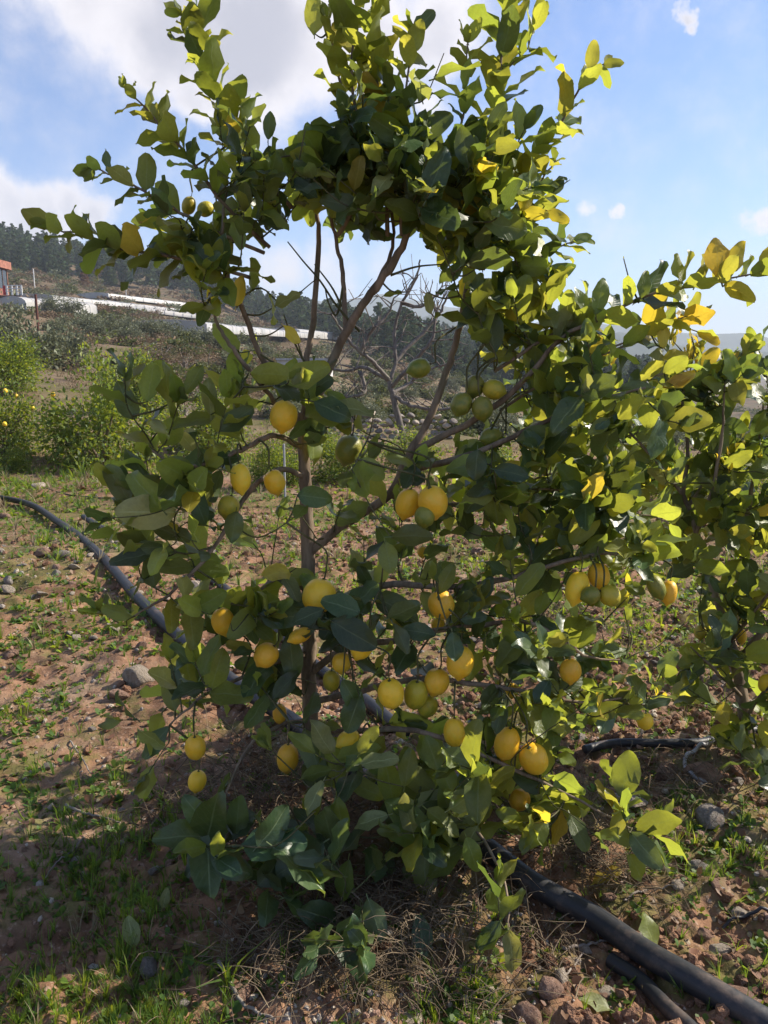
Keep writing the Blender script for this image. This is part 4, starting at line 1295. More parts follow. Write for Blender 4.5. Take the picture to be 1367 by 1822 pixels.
# loose smaller stones: alike, told apart by nothing
for k in range(330):
    r = math.exp(rnd.uniform(math.log(1.35), math.log(7)))
    a = math.radians(rnd.uniform(-27, 27))
    x, y = r * math.sin(a), r * math.cos(a)
    if x < .25 and rnd.random() < .35: continue
    s = .008 + .022 * rnd.random() ** 3 + .004 * r * rnd.random()
    o = link('small_stone', rock_mesh(k % 6, (ST_PALE, ST_RED, ST_GREY, ST_RED)[k % 4]))
    o.location = (x, y, hz(x, y) + s * .15)
    o.scale = (s, s * rnd.uniform(.6, 1), s * rnd.uniform(.6, 1.1))
    o.rotation_euler = (rnd.uniform(-.5, .5), rnd.uniform(-.5, .5), rnd.uniform(0, 6))
    tag(o, 'small loose stone lying on the reddish soil', 'stone', 'small loose stones on the soil')


for k in range(38):
    p = gnd(rnd.gauss(130, 90), rnd.gauss(1010, 60))
    s = rnd.uniform(.018, .05)
    o = link('small_stone', rock_mesh(k % 6, (ST_PALE, ST_RED, ST_RED, ST_GREY)[k % 4]))
    o.location = (p[0], p[1], p[2] + s * .1)
    o.scale = (s, s * rnd.uniform(.6, 1), s * rnd.uniform(.5, 1.0))
    o.rotation_euler = (rnd.uniform(-.4, .4), rnd.uniform(-.4, .4), rnd.uniform(0, 6))
    tag(o, 'stone half buried in the rough soil bank below the pipe at left', 'stone', 'stones in the soil bank')


# ------------------------------------------------------------------ pipes and hoses
def plastic(name, col, rough):
    m, T, out = new_mat(name)
    co = T.n('ShaderNodeTexCoord').outputs['Object']
    f = T.noise(co, 9, 6, .7)
    c = T.mix(T.math('MULTIPLY', T.ramp(f, .5, .7), .6), col, (.16, .11, .08))
    rg = T.math('ADD', rough, T.math('MULTIPLY', f, .3))
    b = T.n('ShaderNodeBsdfPrincipled', None, Base_Color=c, Roughness=rg)
    bp = T.n('ShaderNodeBump', None, Strength=.2, Distance=.004, Height=T.noise(co, 60, 4))
    T.t.links.new(bp.outputs[0], b.inputs['Normal'])
    T.t.links.new(b.outputs[0], out.inputs[0])
    return m


PIPE = plastic('black_polyethylene', (.016, .017, .020), .38)
GREYPIPE = plastic('grey_hose', (.30, .30, .31), .4)


def ground_line(pxs, r, lift=1.0, smooth=3):
    P = np.array([gnd(*p) for p in pxs])
    P = catmull(P, 8)
    z = height(P[:, 0], P[:, 1])
    for _ in range(smooth):
        z = np.convolve(np.pad(z, 3, 'edge'), np.ones(7) / 7, 'valid')
    P[:, 2] = z + r * lift
    return P


def pipe(pxs, r, label, name='water_pipe', mat=PIPE, cat='pipe', lift=1.0, sides=16, smooth=3):
    P = ground_line(pxs, r, lift, smooth)
    a = Acc()
    tube(a, P, r, sides)
    o = a.build(name, mat, None, True, P[len(P) // 2])
    tag(o, label, cat, None)
    return P


pipe([(-60, 884), (45, 902), (110, 940), (180, 992), (250, 1078), (340, 1165), (420, 1228), (520, 1300), (640, 1385), (760, 1462), (860, 1530), (950, 1592), (1060, 1662), (1170, 1730), (1340, 1832), (1460, 1900)], .027,
     'thick black water pipe running diagonally past the tree to the bottom right corner', lift=1.25, smooth=6)
pipe([(150, 930), (210, 955), (290, 995), (345, 1022), (402, 1050), (480, 1120), (560, 1190), (640, 1255), (720, 1310)], .022, 'second black pipe farther back, passing behind the trunk', lift=1.1, smooth=5)
pipe([(1085, 1715), (1140, 1760), (1190, 1805), (1240, 1860)], .016, 'thinner black pipe in shade tucked beside the thick one at bottom right', lift=.9)
pipe([(1040, 1338), (1100, 1332), (1180, 1332), (1250, 1326), (1310, 1316), (1400, 1300)], .014, 'black pipe lying straight below the neighbouring tree at right', lift=1.3, sides=12, smooth=5)
pipe([(-20, 858), (60, 866), (120, 880), (190, 890), (300, 905), (420, 915)], .006, 'thin black drip hose across the far left grass', 'drip_hose', PIPE, 'hose', 1.6, 6)
pipe([(1310, 1322), (1262, 1328), (1228, 1345), (1218, 1366), (1232, 1385), (1262, 1398)], .006, 'thin grey hose bent in a loop round the brown boulder', 'hose', GREYPIPE, 'hose', 2.0, 8, 0)
pipe([(1285, 1660), (1310, 1640), (1340, 1632), (1400, 1630)], .004, 'thin dark hose bent at the right edge', 'hose', PIPE, 'hose', 3.0, 6, 0)


# ------------------------------------------------------------------ loose growth on the soil
def weed_mat(name, c, t, fac=.4):
    return leaf_mat(name, c, tuple(v * 1.15 for v in c), t, fac, .55, False, .6, .3)


W_GREEN = weed_mat('weed_green', (.060, .115, .022), (.30, .42, .035))
W_BRIGHT = weed_mat('weed_bright', (.10, .16, .022), (.44, .52, .035), .45)
W_DRY = weed_mat('dry_grass', (.24, .19, .115), (.32, .24, .12), .25)
STRAW = simple('straw', (.26, .20, .13), .9, .5, 14, 0, .1, (.07, .05, .035), 'Object')
CLOD = stone_mat('soil_clod', (.19, .10, .058), (.33, .185, .115), .5)
LITTER = weed_mat('leaf_litter', (.17, .095, .05), (.2, .1, .04), .2)


def blade_tuft(seed, n=8, h=1.0, w=.05, lean=.6):
    q = random.Random(seed)
    V, F = [], []
    for i in range(n):
        a = q.uniform(0, 6.28); l = q.uniform(.5, 1) * h; le = q.uniform(.15, lean) * l
        ca, sa_ = math.cos(a), math.sin(a)
        b = len(V)
        for t in (0, .45, .8, 1):
            ww = w * (1 - t * .9) * .5
            o = le * t * t
            x, y, z = ca * (.03 + o), sa_ * (.03 + o), l * (t - .25 * t * t * le / l)
            V += [(x - sa_ * ww, y + ca * ww, z), (x + sa_ * ww, y - ca * ww, z)]
        F += [(b + 2 * k, b + 2 * k + 1, b + 2 * k + 3, b + 2 * k + 2) for k in range(3)]
    return np.array(V), np.array(F)


def rosette(seed, n=9):
    q = random.Random(seed)
    V, F = [], []
    for i in range(n):
        a = i * 2.4 + q.uniform(-.4, .4); l = q.uniform(.5, 1.0); el = q.uniform(.15, 1.1)
        u = np.array([math.cos(a) * math.cos(el), math.sin(a) * math.cos(el), math.sin(el)])
        s = np.array([-math.sin(a), math.cos(a), 0])
        z = np.cross(u, s) * -1
        b = len(V)
        for t, w in ((.1, .05), (.45, .2), (.78, .26), (1, .06)):
            c = u * l * t + np.array([0, 0, -.12 * t * t])
            V += [c - s * w * l, c + s * w * l]
        F += [(b + 2 * k, b + 2 * k + 1, b + 2 * k + 3, b + 2 * k + 2) for k in range(3)]
    return np.array(V), np.array(F)


def placed(pts, s, q, tilt=.25):
    out = []
    for p, sc in zip(pts, s):
        R = Matrix.Rotation(q.uniform(0, 6.28), 4, 'Z') @ Matrix.Rotation(q.gauss(0, tilt), 4, 'X') @ Matrix.Rotation(q.gauss(0, tilt), 4, 'Y')
        M = np.array(R)
        M[:3, :3] *= sc
        M[:3, 3] = p
        out.append(M)
    return np.array(out)


def polar_points(n, r0, r1, q, amax=40):
    n = int(n * 1.2)
    r = np.exp(q.uniform(math.log(r0), math.log(r1), n))
    a = np.radians(q.uniform(-amax, amax, n))
    x, y = r * np.sin(a), r * np.cos(a)
    return x, y, r


# where weeds grow thick: (px, py, radius px, weight)
PATCH = [(40, 870, 90, 1.2), (140, 890, 70, 1.0), (200, 930, 70, .8), (150, 1110, 90, 1.1), (60, 1120, 80, .8), (190, 1130, 60, 1.0), (40, 1270, 70, .9), (60, 1390, 60, .9), (150, 1420, 70, .6), (200, 1530, 110, .9), (130, 1560, 90, .8), (290, 1490, 70, .8),
         (240, 1640, 90, .9), (180, 1780, 170, 1.3), (60, 1790, 110, 1.2), (300, 1790, 80, .8), (350, 1500, 80, .8), (700, 1060, 90, 1.5), (660, 1020, 60, 1.2), (770, 1090, 60, .9), (1010, 1080, 90, 1.4), (1110, 1105, 110, 1.5), (1200, 1090, 80, 1.1),
         (970, 1000, 70, 1.0), (1180, 1010, 70, 1.0), (490, 940, 60, .9), (580, 880, 60, .9), (620, 880, 60, .9), (1240, 1490, 80, 1.3), (1180, 1480, 60, 1.2), (1310, 1500, 50, .9), (1200, 1540, 50, .8), (830, 1790, 50, 1.8), (780, 1810, 40, 1.2), (1000, 1240, 60, .8),
         (1080, 1270, 70, .9), (930, 1180, 50, .7), (1220, 1260, 50, .7), (1010, 1150, 40, .6), (100, 960, 50, .5), (480, 1040, 50, .4), (860, 1000, 60, .8), (1350, 1370, 40, .7), (1345, 1810, 30, 1.0), (1140, 1790, 50, .5)]


def patch_field(x, y):
    d = np.zeros_like(x)
    for (px, py, r, w), c in zip(PATCH, [gnd(*t[:2]) for t in PATCH]):
        dep = depth_of(c)
        sx = r * dep / FPX
        sy = sx * max(1.0, .75 * dep / CAMH)
        d = np.maximum(d, w * np.exp(-((x - c[0]) / sx) ** 2 - ((y - c[1]) / sy) ** 2))
    return d


def weeds():
    q = np.random.RandomState(5)
    pq = random.Random(5)
    x, y, r = polar_points(110000, 1.15, 14, q)
    f = patch_field(x, y)
    base = np.clip(fbm(x, y, 1.6, 4, 61) * 1.6 - .12, 0, 1) * .42 + np.clip((r - 2.9) / 1.5, 0, 1) * np.clip(fbm(x, y, .8, 4, 64) * 2.2 + .55, 0, 1) * (1.1 + .5 * (x > 0))
    prob = np.clip((f + .30 * base) * (.55 + 1.2 * np.clip(fbm(x, y, 5, 3, 66) + .35, 0, 1)), 0, 1) * .55
    prob = prob + .05
    keep = q.uniform(size=len(x)) < prob * .8
    x, y, r, f = x[keep], y[keep], r[keep], f[keep]
    z = height(x, y)
    pts = np.c_[x, y, z - .004]
    kind = q.uniform(size=len(x))
    lower = (y < 2.0) & (x < -.3)
    acc_g, acc_b = Acc(), Acc()
    rt = [rosette(s) for s in range(4)]
    bt = [blade_tuft(40 + s) for s in range(4)]
    isb = (kind < .27) | (lower & (kind < .6))
    dry = q.uniform(size=len(x)) < .10
    for k in range(4):
        m = (np.arange(len(x)) % 4 == k)
        for sel, tp, s0, s1, acc in ((m & isb, bt[k], .03, .085, acc_b), (m & ~isb, rt[k], .012, .034, acc_g)):
            idx = np.where(sel)[0]
            if len(idx) == 0: continue
            s = (s0 + (s1 - s0) * q.uniform(size=len(idx)) ** 2) * (.75 + .13 * r[idx])
            Ms = placed(pts[idx], s, pq)
            mi = np.where(dry[idx], 2, np.where(q.uniform(size=len(idx)) < np.clip(f[idx] - .5 + .2 * (r[idx] > 3), .06, .6), 1, 0))
            acc.add_many(tp[0], tp[1], Ms, mi)
    tag(acc_b.build('grass', [W_GREEN, W_BRIGHT, W_DRY]), 'short green grass sprouting in patches on the soil', None, None, 'stuff')
    tag(acc_g.build('ground_weeds', [W_GREEN, W_BRIGHT, LITTER]), 'low broad leaved weeds and seedlings on the soil', None, None, 'stuff')
    print('weeds', len(x))
    # taller dry and green grass farther out
    x, y, r = polar_points(16000, 4.2, 40, q)
    keep = (q.uniform(size=len(x)) < np.clip((r - 4) / 5, .05, 1)) & ((fbm(x, y, .5, 4, 71) + .02 > 0) | (q.uniform(size=len(x)) < .15))
    x, y, r = x[keep], y[keep], r[keep]
    pts = np.c_[x, y, height(x, y) - .01]
    acc = Acc()
    for k in range(4):
        idx = np.where(np.arange(len(x)) % 4 == k)[0]
        s = (.035 + .10 * q.uniform(size=len(idx)) ** 2) * (1 + r[idx] * .05)
        w = fbm(x[idx], y[idx], .3, 3, 75) + q.uniform(-.25, .25, len(idx))
        acc.add_many(*blade_tuft(60 + k, 9, 1, .07, .9), placed(pts[idx], s, pq, .3), np.where(w > -.02, 2, np.where(w > -.25, 0, 1)))
    tag(acc.build('grass', [W_GREEN, W_BRIGHT, W_DRY]), 'dry and green grass over the slope behind the trees', None, None, 'stuff')


weeds()


def grit():
    q = np.random.RandomState(9)
    pq = random.Random(9)
    V1, F1 = ico(1)
    tmpl = []
    for s in range(4):
        qq = np.random.RandomState(s)
        tmpl.append((V1 * (1 + qq.uniform(-.28, .22, (len(V1), 1))) * np.array([1, .8, .62]), F1))
    for name, mats, n, s0, s1, r1, label in (('soil_clods', [CLOD], 12000, .003, .026, 7.5, 'crumbly clods of red brown soil'), ('gravel', [ST_PALE, ST_RED, ST_GREY], 9000, .0025, .014, 7, 'fine pale gravel strewn on the soil')):
        x, y, r = polar_points(n * 2, 1.15, r1, q)
        dens = np.clip(fbm(x, y, 1.1, 3, 88 if name == 'gravel' else 93) * 1.5 + .30 + np.clip(x, -.6, .8) * .45 + .5 * np.exp(-(((x + 1.9) / .9) ** 2 + ((y - 5.0) / 1.2) ** 2)), .06, 1)
        dens = dens * (1 - .8 * np.exp(-((x + 1.15) / .6) ** 2 - ((y - 2.8) / .7) ** 2)) if name == 'soil_clods' else dens
        k = np.where(q.uniform(size=len(x)) < dens)[0][:n]
        x, y, r = x[k], y[k], r[k]
        s = (s0 + (s1 - s0) * q.uniform(size=len(x)) ** 3) * (.8 + .12 * r)
        pts = np.c_[x, y, height(x, y) + s * .12]
        acc = Acc()
        for j in range(4):
            idx = np.where(np.arange(len(x)) % 4 == j)[0]
            acc.add_many(tmpl[j][0], tmpl[j][1], placed(pts[idx], s[idx], pq, .6), q.randint(0, len(mats), len(idx)))
        tag(acc.build(name, mats, None, False), label, None, None, 'stuff')
    # dead leaves and bits of bark
    x, y, r = polar_points(4000, 1.2, 6.5, q)
    near = np.exp(-(((x - TREE_XY[0] - .2) / .8) ** 2 + ((y - TREE_XY[1] + .15) / .5) ** 2)) + (x > .2) * .35 + .12
    k = q.uniform(size=len(x)) < near
    x, y = x[k], y[k]
    V = np.array([(-.25, 0, 0.05), (.25, 0, .06), (-.42, .5, .12), (.42, .5, .1), (-.1, 1, .0), (.1, 1, .02), (0, .5, -.04), (0, 0, 0), (0, 1, -.03)])
    F = np.array([(0, 7, 6, 2), (7, 1, 3, 6), (2, 6, 8, 4), (6, 3, 5, 8)])
    acc = Acc()
    s = q.uniform(.008, .026, len(x))
    acc.add_many(V, F, placed(np.c_[x, y, height(x, y) + .006], s, pq, .45), 0)
    tag(acc.build('leaf_litter', [LITTER]), 'brown dead leaves under the lemon tree', None, None, 'stuff')


grit()


def straw():
    q = random.Random(31)
    acc = Acc()
    zones = [(470, 1400, 130, 90, 420, .30), (560, 1460, 140, 80, 380, .25), (650, 1640, 170, 110, 520, .2), (520, 1700, 150, 80, 380, .2), (780, 1620, 120, 120, 300, .2), (1000, 1480, 90, 80, 320, .3), (1080, 1560, 110, 60, 220, .2), (960, 1680, 80, 70, 160, .15),
             (1220, 1400, 110, 60, 200, .25), (1000, 1130, 120, 50, 200, .3), (460, 960, 100, 50, 220, .3), (440, 900, 80, 40, 120, .3), (900, 1080, 80, 60, 120, .25), (760, 1760, 120, 60, 160, .15), (330, 1440, 70, 60, 90, .2), (1320, 1330, 70, 60, 90, .2), (1000, 950, 200, 60, 200, .3)]
    for (px, py, rx, ry, n, lm) in zones:
        c = gnd(px, py)
        d = depth_of(c)
        for _ in range(int(n * .62)):
            x = c[0] + q.gauss(0, .55) * rx * d / FPX
            y = c[1] + q.gauss(0, .55) * ry * d / FPX * max(1, d / 1.4)
            z = hzf(x, y)
            a = q.uniform(0, 6.28)
            l = lm * q.uniform(.25, 1) * .8
            up = q.uniform(-.1, .8) * l * (1 if py < 1500 else .5)
            cur = q.gauss(0, .18) * l
            p0 = np.array([x, y, z + q.uniform(0, .03)])
            p2 = p0 + np.array([math.cos(a) * l, math.sin(a) * l, up])
            p1 = (p0 + p2) / 2 + np.array([-math.sin(a) * cur, math.cos(a) * cur, q.uniform(0, .25) * l])
            p2[2] = max(p2[2] - .3 * l * q.random(), hzf(p2[0], p2[1]) + .004)
            P = catmull([p0, p1, p2], 3)
            tube(acc, P, [.0011 * q.uniform(.7, 1.8), .0005], 3, 0, False)
    tag(acc.build('straw', [STRAW]), 'tangled dry straw heaped round the foot of the tree', None, None, 'stuff')


straw()


def fallen_leaf(px, py, L, pal, rz, label, sh=0, tilt=.3, up=.012):
    p = gnd(px, py)
    s = L * depth_of(p) / FPX
    o = link('fallen_leaf', leaf_mesh(sh, pal))
    o.location = (p[0], p[1], p[2] + up)
    o.scale = (s, s, s)
    o.rotation_euler = (tilt, rnd.uniform(-.3, .3), rz)
    tag(o, label, 'leaf', 'fallen leaves on the soil')


fallen_leaf(240, 1695, 58, 4, .5, 'pale yellow fallen leaf alone in the dark grass at lower left', 1, .5)
fallen_leaf(755, 1715, 74, 0, .2, 'dull green fallen leaf standing on the straw near the bottom', 2, .9)
fallen_leaf(1055, 1580, 62, 3, -1.2, 'dry golden leaf on the straw above the thick pipe', 4, .3)
fallen_leaf(1165, 1700, 62, 2, .4, 'yellow green fallen leaf resting just right of the thick pipe', 3, .8)
fallen_leaf(1085, 1805, 60, 4, 1.2, 'brown curled fallen leaf at the bottom between the two pipes', 5, .3)
fallen_leaf(290, 1625, 34, 4, .1, 'tiny pale fallen leaf above the lone yellow one', 1, .9)


def stick(pxs, r, label):
    P = ground_line(pxs, r, 1.5, 1)
    P += np.array([[0, 0, rnd.uniform(0, .008)] for _ in P])
    a = Acc()
    tube(a, P, [r, r * .5], 6)
    tag(a.build('stick', DRYBARK, None, True, P[0]), label, 'stick', 'dead sticks on the ground')


stick([(118, 1437), (160, 1456), (215, 1473)], .0045, 'pale dead stick on the sunlit edge of the shadow at left')
stick([(150, 1490), (110, 1530), (75, 1575)], .003, 'thin stick in the shade below the pale one at left')
stick([(125, 1320), (150, 1360), (162, 1380)], .003, 'thin dark stick on the bare sunlit soil')
stick([(390, 1720), (430, 1790), (490, 1822)], .005, 'crooked stick at the bottom beside the grass tuft')
stick([(1000, 1690), (1060, 1682), (1130, 1684)], .004, 'dry twig lying across the thick pipe')
stick([(1110, 1610), (1150, 1590), (1195, 1580)], .003, 'thin twig on the bank above the yellow fallen leaf')
stick([(950, 1770), (1000, 1740), (1040, 1700)], .0035, 'twig leaning beside the tall pinkish stone')


def tuft(px, py, h, n, label, mats=None):
    p = gnd(px, py)
    s = h * depth_of(p) / FPX
    root = empty('grass_tuft', p)
    tag(root, label, 'grass', 'single grass tufts')
    bpy.context.view_layer.update()
    q = random.Random(int(px))
    for i in range(n):
        V, F = blade_tuft(px + i, 1, 1, .06, 1.1)
        M = placed([p], [s * q.uniform(.6, 1.05)], q, .3)
        a = Acc()
        a.add_many(V, F, M, 0)
        a.build('blade', (mats or [W_GREEN, W_BRIGHT])[i % 2], root)


tuft(405, 1750, 130, 14, 'leggy grass tuft with long drooping blades at the bottom left of the straw')
tuft(148, 850, 55, 16, 'blue green grass tuft in front of the big sunlit bush')
tuft(235, 1650, 80, 8, 'small upright grass tuft above the pale yellow fallen leaf')
tuft(560, 1690, 100, 14, 'half dry grass tuft leaning in the straw at the bottom', [W_DRY, W_GREEN])
tuft(1310, 1690, 50, 6, 'little grass tuft by the right edge')


# ------------------------------------------------------------------ shrubs and bushes behind
def tiny_leaf(w=.56):
    V = np.array([(0, 0, 0), (-w / 2, .45, .1), (0, .5, 0), (w / 2, .45, .1), (0, 1, -.08)])
    return V, np.array([(0, 2, 1), (0, 3, 2), (1, 2, 4), (2, 3, 4)])


FAR_A = leaf_mat('bush_leaf', (.060, .100, .020), (.11, .15, .04), (.32, .40, .03), .34, .5, False, .7, .35)
FAR_B = leaf_mat('bush_leaf_bright', (.110, .150, .024), (.16, .19, .05), (.46, .50, .03), .38, .5, False, .6, .35)
OLIVE = leaf_mat('olive_leaf', (.115, .130, .072), (.19, .20, .13), (.18, .19, .09), .2, .6, False, .6, .3)
BROWNLEAF = leaf_mat('dry_scrub', (.18, .13, .085), (.20, .15, .10), (.2, .13, .06), .2, .8, False, .6, .1)
SCRUB = leaf_mat('scrub_leaf', (.070, .082, .035), (.10, .11, .05), (.16, .18, .04), .25, .7, False, .7, .2)


def bush_geo(seed, n, leaf, rx, ry, h, mats_w, clumps=18, stems=6, low=.1):
    """foliage Acc and stem Acc of one bush with its foot at the origin"""
    q = np.random.RandomState(seed)
    pq = random.Random(seed)
    cs = []
    while len(cs) < clumps:
        v = q.uniform(-1, 1, 3); v[2] = abs(v[2])
        if .25 < np.linalg.norm(v) < 1.02: cs.append(v)
    cs = np.array(cs) * np.array([rx * .82, ry * .82, h * (.9 - low)]) + np.array([0, 0, h * low])
    acc = Acc()
    V, F = tiny_leaf()
    per = q.randint(0, clumps, n)
    sz = q.uniform(.16, .34, (clumps, 1)) * np.array([rx, ry, h * .62])
    P = cs[per] + q.normal(size=(n, 3)) * sz[per] * .75
    P[:, 2] = np.maximum(P[:, 2], .03 * h)
    P[:, 2] += np.where(q.uniform(size=n) < .05, q.uniform(0, .12, n) * h, 0)
    Ms = []
    for p in P:
        out = p - np.array([0, 0, h * .35])
        Ms.append(basis(out / np.linalg.norm(out) + q.normal(size=3) * .7, np.array([0, 0, .7]) + q.normal(size=3) * .6, p, leaf * q.uniform(.6, 1.3)))
    br = q.choice(len(mats_w), n, p=np.array(mats_w) / sum(mats_w))
    acc.add_many(V, F, Ms, br)
    st = Acc()
    for c in cs[:stems]:
        tube(st, catmull([(pq.gauss(0, .04) * rx, pq.gauss(0, .04) * ry, -.05), c * np.array([.45, .45, .55]), c], 4), [.03 * h, .008 * h], 5, 0, False)
    return acc, st


_bush = {}


def bush_meshes(kind, seed):
    if (kind, seed) not in _bush:
        if kind == 'lemon': a, s = bush_geo(seed, 6500, .082, 1.0, 1.0, 1.7, (.62, .38), 34, 8)
        elif kind == 'olive': a, s = bush_geo(seed, 3000, .13, 1.0, 1.0, 1.5, (1,), 24, 6)
        elif kind == 'brown': a, s = bush_geo(seed, 900, .07, 1.0, 1.0, 1.2, (1,), 16, 14)
        else: a, s = bush_geo(seed, 900, .20, 1.0, 1.0, 1.0, (1,), 14, 5, .02)
        m = {'lemon': [FAR_A, FAR_B], 'olive': [OLIVE], 'brown': [BROWNLEAF], 'scrub': [SCRUB]}[kind]
        _bush[(kind, seed)] = (a.mesh('leaves', m), s.mesh('stem', DRYBARK if kind == 'brown' else BARK))
    return _bush[(kind, seed)]


def bush(kind, name, px, pybase, pytop, wpx, seed, label, cat, group, fruit=0, p=None, parts=True):
    if p is None: p = gnd(px, pybase)
    d = depth_of(p)
    w = wpx * d / FPX / 2
    h = (pybase - pytop) * d / FPX / {'lemon': 1.7, 'olive': 1.5, 'brown': 1.2, 'scrub': 1.0}[kind]
    lm, sm = bush_meshes(kind, seed)
    root = empty(name, p, rnd.uniform(0, 6.28))
    root.scale = (w, w, h)
    tag(root, label, cat, group)
    o = link('leaves', lm, root); o['kind'] = 'stuff'
    link('stem', sm, root)
    if fruit:
        q = random.Random(seed * 7 + int(px))
        for i in range(fruit):
            a, e = q.uniform(0, 6.28), q.uniform(.1, 1.2)
            f = link('fruit', lemon_far(), root)
            f.location = (math.cos(a) * math.cos(e) * .95, math.sin(a) * math.cos(e) * .95, .25 + 1.3 * math.sin(e))
            f.scale = (.030 / w, .030 / w, .034 / h)
    return root


_lf = []


def lemon_far():
    if not _lf:
        a = Acc(); V, F = ico(2); a.add(V, F); _lf.append(a.mesh('lemon', LEM['y']))
    return _lf[0]


g = 'lemon bushes of the orchard behind'
for (px, pb, pt, w, sd, fr, label) in [
    (180, 832, 635, 215, 1, 2, 'big rounded lemon bush in full sun left of the tree, behind the grass tuft'),
    (5, 808, 678, 150, 2, 6, 'lemon bush dotted with orange yellow fruit at the left edge'),
    (20, 695, 590, 150, 3, 0, 'yellow green lemon bush below the grey olives at the left edge'),
    (255, 742, 628, 130, 4, 0, 'lemon bush up the slope behind the big rounded one'),
    (375, 805, 690, 150, 5, 0, 'lemon bush showing between the left boughs and the big rounded one'),
    (490, 860, 770, 110, 1, 0, 'low lemon bush seen just left of the trunk'),
    (615, 858, 770, 120, 2, 0, 'low lemon bush seen right of the trunk under the bare tree'),
    (560, 812, 758, 110, 3, 0, 'small lemon bush behind the trunk before the stone wall'),
    (735, 838, 765, 110, 4, 0, 'lemon bush seen below the bare grey tree'),
    (880, 870, 780, 130, 5, 0, 'lemon bush seen beneath the green lemon bunch'),
    (1010, 905, 800, 150, 1, 0, 'lemon bush behind the right half of the crown'),
    (1140, 880, 800, 120, 2, 0, 'lemon bush seen between the two near trees'),
    (1290, 900, 800, 140, 3, 0, 'lemon bush behind the neighbouring tree at right'),
    (-80, 900, 740, 150, 4, 4, 'lemon bush mostly outside the left edge'),
    (20, 838, 795, 70, 5, 0, 'small leafy shoot at the left edge before the fruiting bush'),
]:
    bush('lemon', 'lemon_bush', px, pb, pt, w, sd, label, 'bush', g, fr)

for (px, pb, pt, w, sd, label) in [(60, 655, 555, 120, 1, 'silver grey olive at left, just before the rusty post'), (0, 640, 545, 110, 2, 'silver grey olive at the left edge below the deck'), (125, 660, 585, 90, 3, 'smaller grey olive right of the rusty post'), (105, 640, 575, 70, 1, 'grey olive directly behind the rusty post')]:
    bush('olive', 'olive_tree', px, pb, pt, w, sd, label, 'olive tree', 'olives beside the rusty post')
for i, (px, pb, pt, w) in enumerate([(105, 590, 562, 60), (150, 594, 562, 60), (185, 596, 560, 62), (220, 598, 564, 56), (255, 602, 566, 60), (290, 608, 570, 58), (325, 612, 576, 58), (360, 618, 582, 56), (395, 626, 590, 56), (235, 606, 578, 50), (172, 604, 574, 52)]):
    bush('olive', 'olive_tree', px, pb, pt, w, 1 + i % 3, ('leftmost olive', 'second olive from the left', 'third olive from the left', 'fourth olive from the left', 'fifth olive from the left', 'sixth olive from the left', 'seventh olive from the left', 'eighth olive from the left', 'rightmost olive', 'smaller front olive below the fourth', 'smaller front olive below the second')[i] + ' in the row below the greenhouses', 'olive tree', 'olive row on the slope')
for i, (px, pb, pt, w) in enumerate([(140, 632, 590, 60), (290, 640, 604, 80), (330, 662, 612, 90), (370, 660, 610, 80), (410, 670, 622, 80), (300, 690, 650, 70), (350, 705, 660, 80), (420, 700, 655, 80), (460, 690, 650, 70), (260, 680, 650, 60), (560, 700, 660, 60), (640, 715, 680, 70), (480, 720, 690, 60), (330, 740, 700, 80), (440, 740, 705, 70)]):
    bush('brown', 'leafless_shrub', px, pb, pt, w, 1 + i % 3, 'leafless brown shrub ' + ('below the left end of the olive row', 'just under the middle of the olive row', 'under the right end of the olive row, first of three', 'under the right end of the olive row, second of three', 'under the right end of the olive row, last of three', 'on the open slope above the orchard, left one', 'on the open slope above the orchard, middle one', 'on the open slope above the orchard, right one', 'on the slope left of the white building', 'right behind the big rounded lemon bush', 'on the slope below the white building', 'left of the bare tree trunk', 'low on the slope left of the white building', 'behind the orchard bush showing between the left boughs', 'low on the slope behind the left limb')[i], 'shrub', 'leafless brown shrubs on the slope')

q = random.Random(77)
nsc = 0
while nsc < 285:
    r = math.exp(q.uniform(math.log(22), math.log(120 if nsc % 3 else 230)))
    a = math.radians(q.uniform(-33, 32))
    x, y = r * math.sin(a), r * math.cos(a)
    px, py, d = proj((x, y, hz(x, y)))
    if px < 120 and r < 70: continue
    s = r * q.uniform(.008, .016) + .35
    root = empty('scrub_bush', (x, y, hz(x, y)), q.uniform(0, 6))
    k = q.choice(['scrub', 'brown', 'brown', 'brown', 'olive', 'scrub']) if px < 560 else q.choice(['scrub', 'scrub', 'scrub', 'olive', 'scrub'])
    lm, sm = bush_meshes(k, 1 + nsc % 3)
    o = bpy.data.objects.new('scrub_bush', lm)
    bpy.data.objects.remove(root)
    C.objects.link(o)
    o.name = 'scrub_bush'
    o.location = (x, y, hz(x, y)); o.rotation_euler = (0, 0, q.uniform(0, 6)); o.scale = (s, s, s * q.uniform(.6, 1.1))
    tag(o, {'scrub': 'low dark green scrub bush on the hillside far behind the tree', 'brown': 'low dry brown scrub on the hillside far behind the tree', 'olive': 'low grey green scrub bush on the hillside far behind the tree'}[k], 'bush', {'scrub': 'dark green', 'brown': 'dry brown', 'olive': 'grey green'}[k] + ' scrub on the hillside')
    nsc += 1


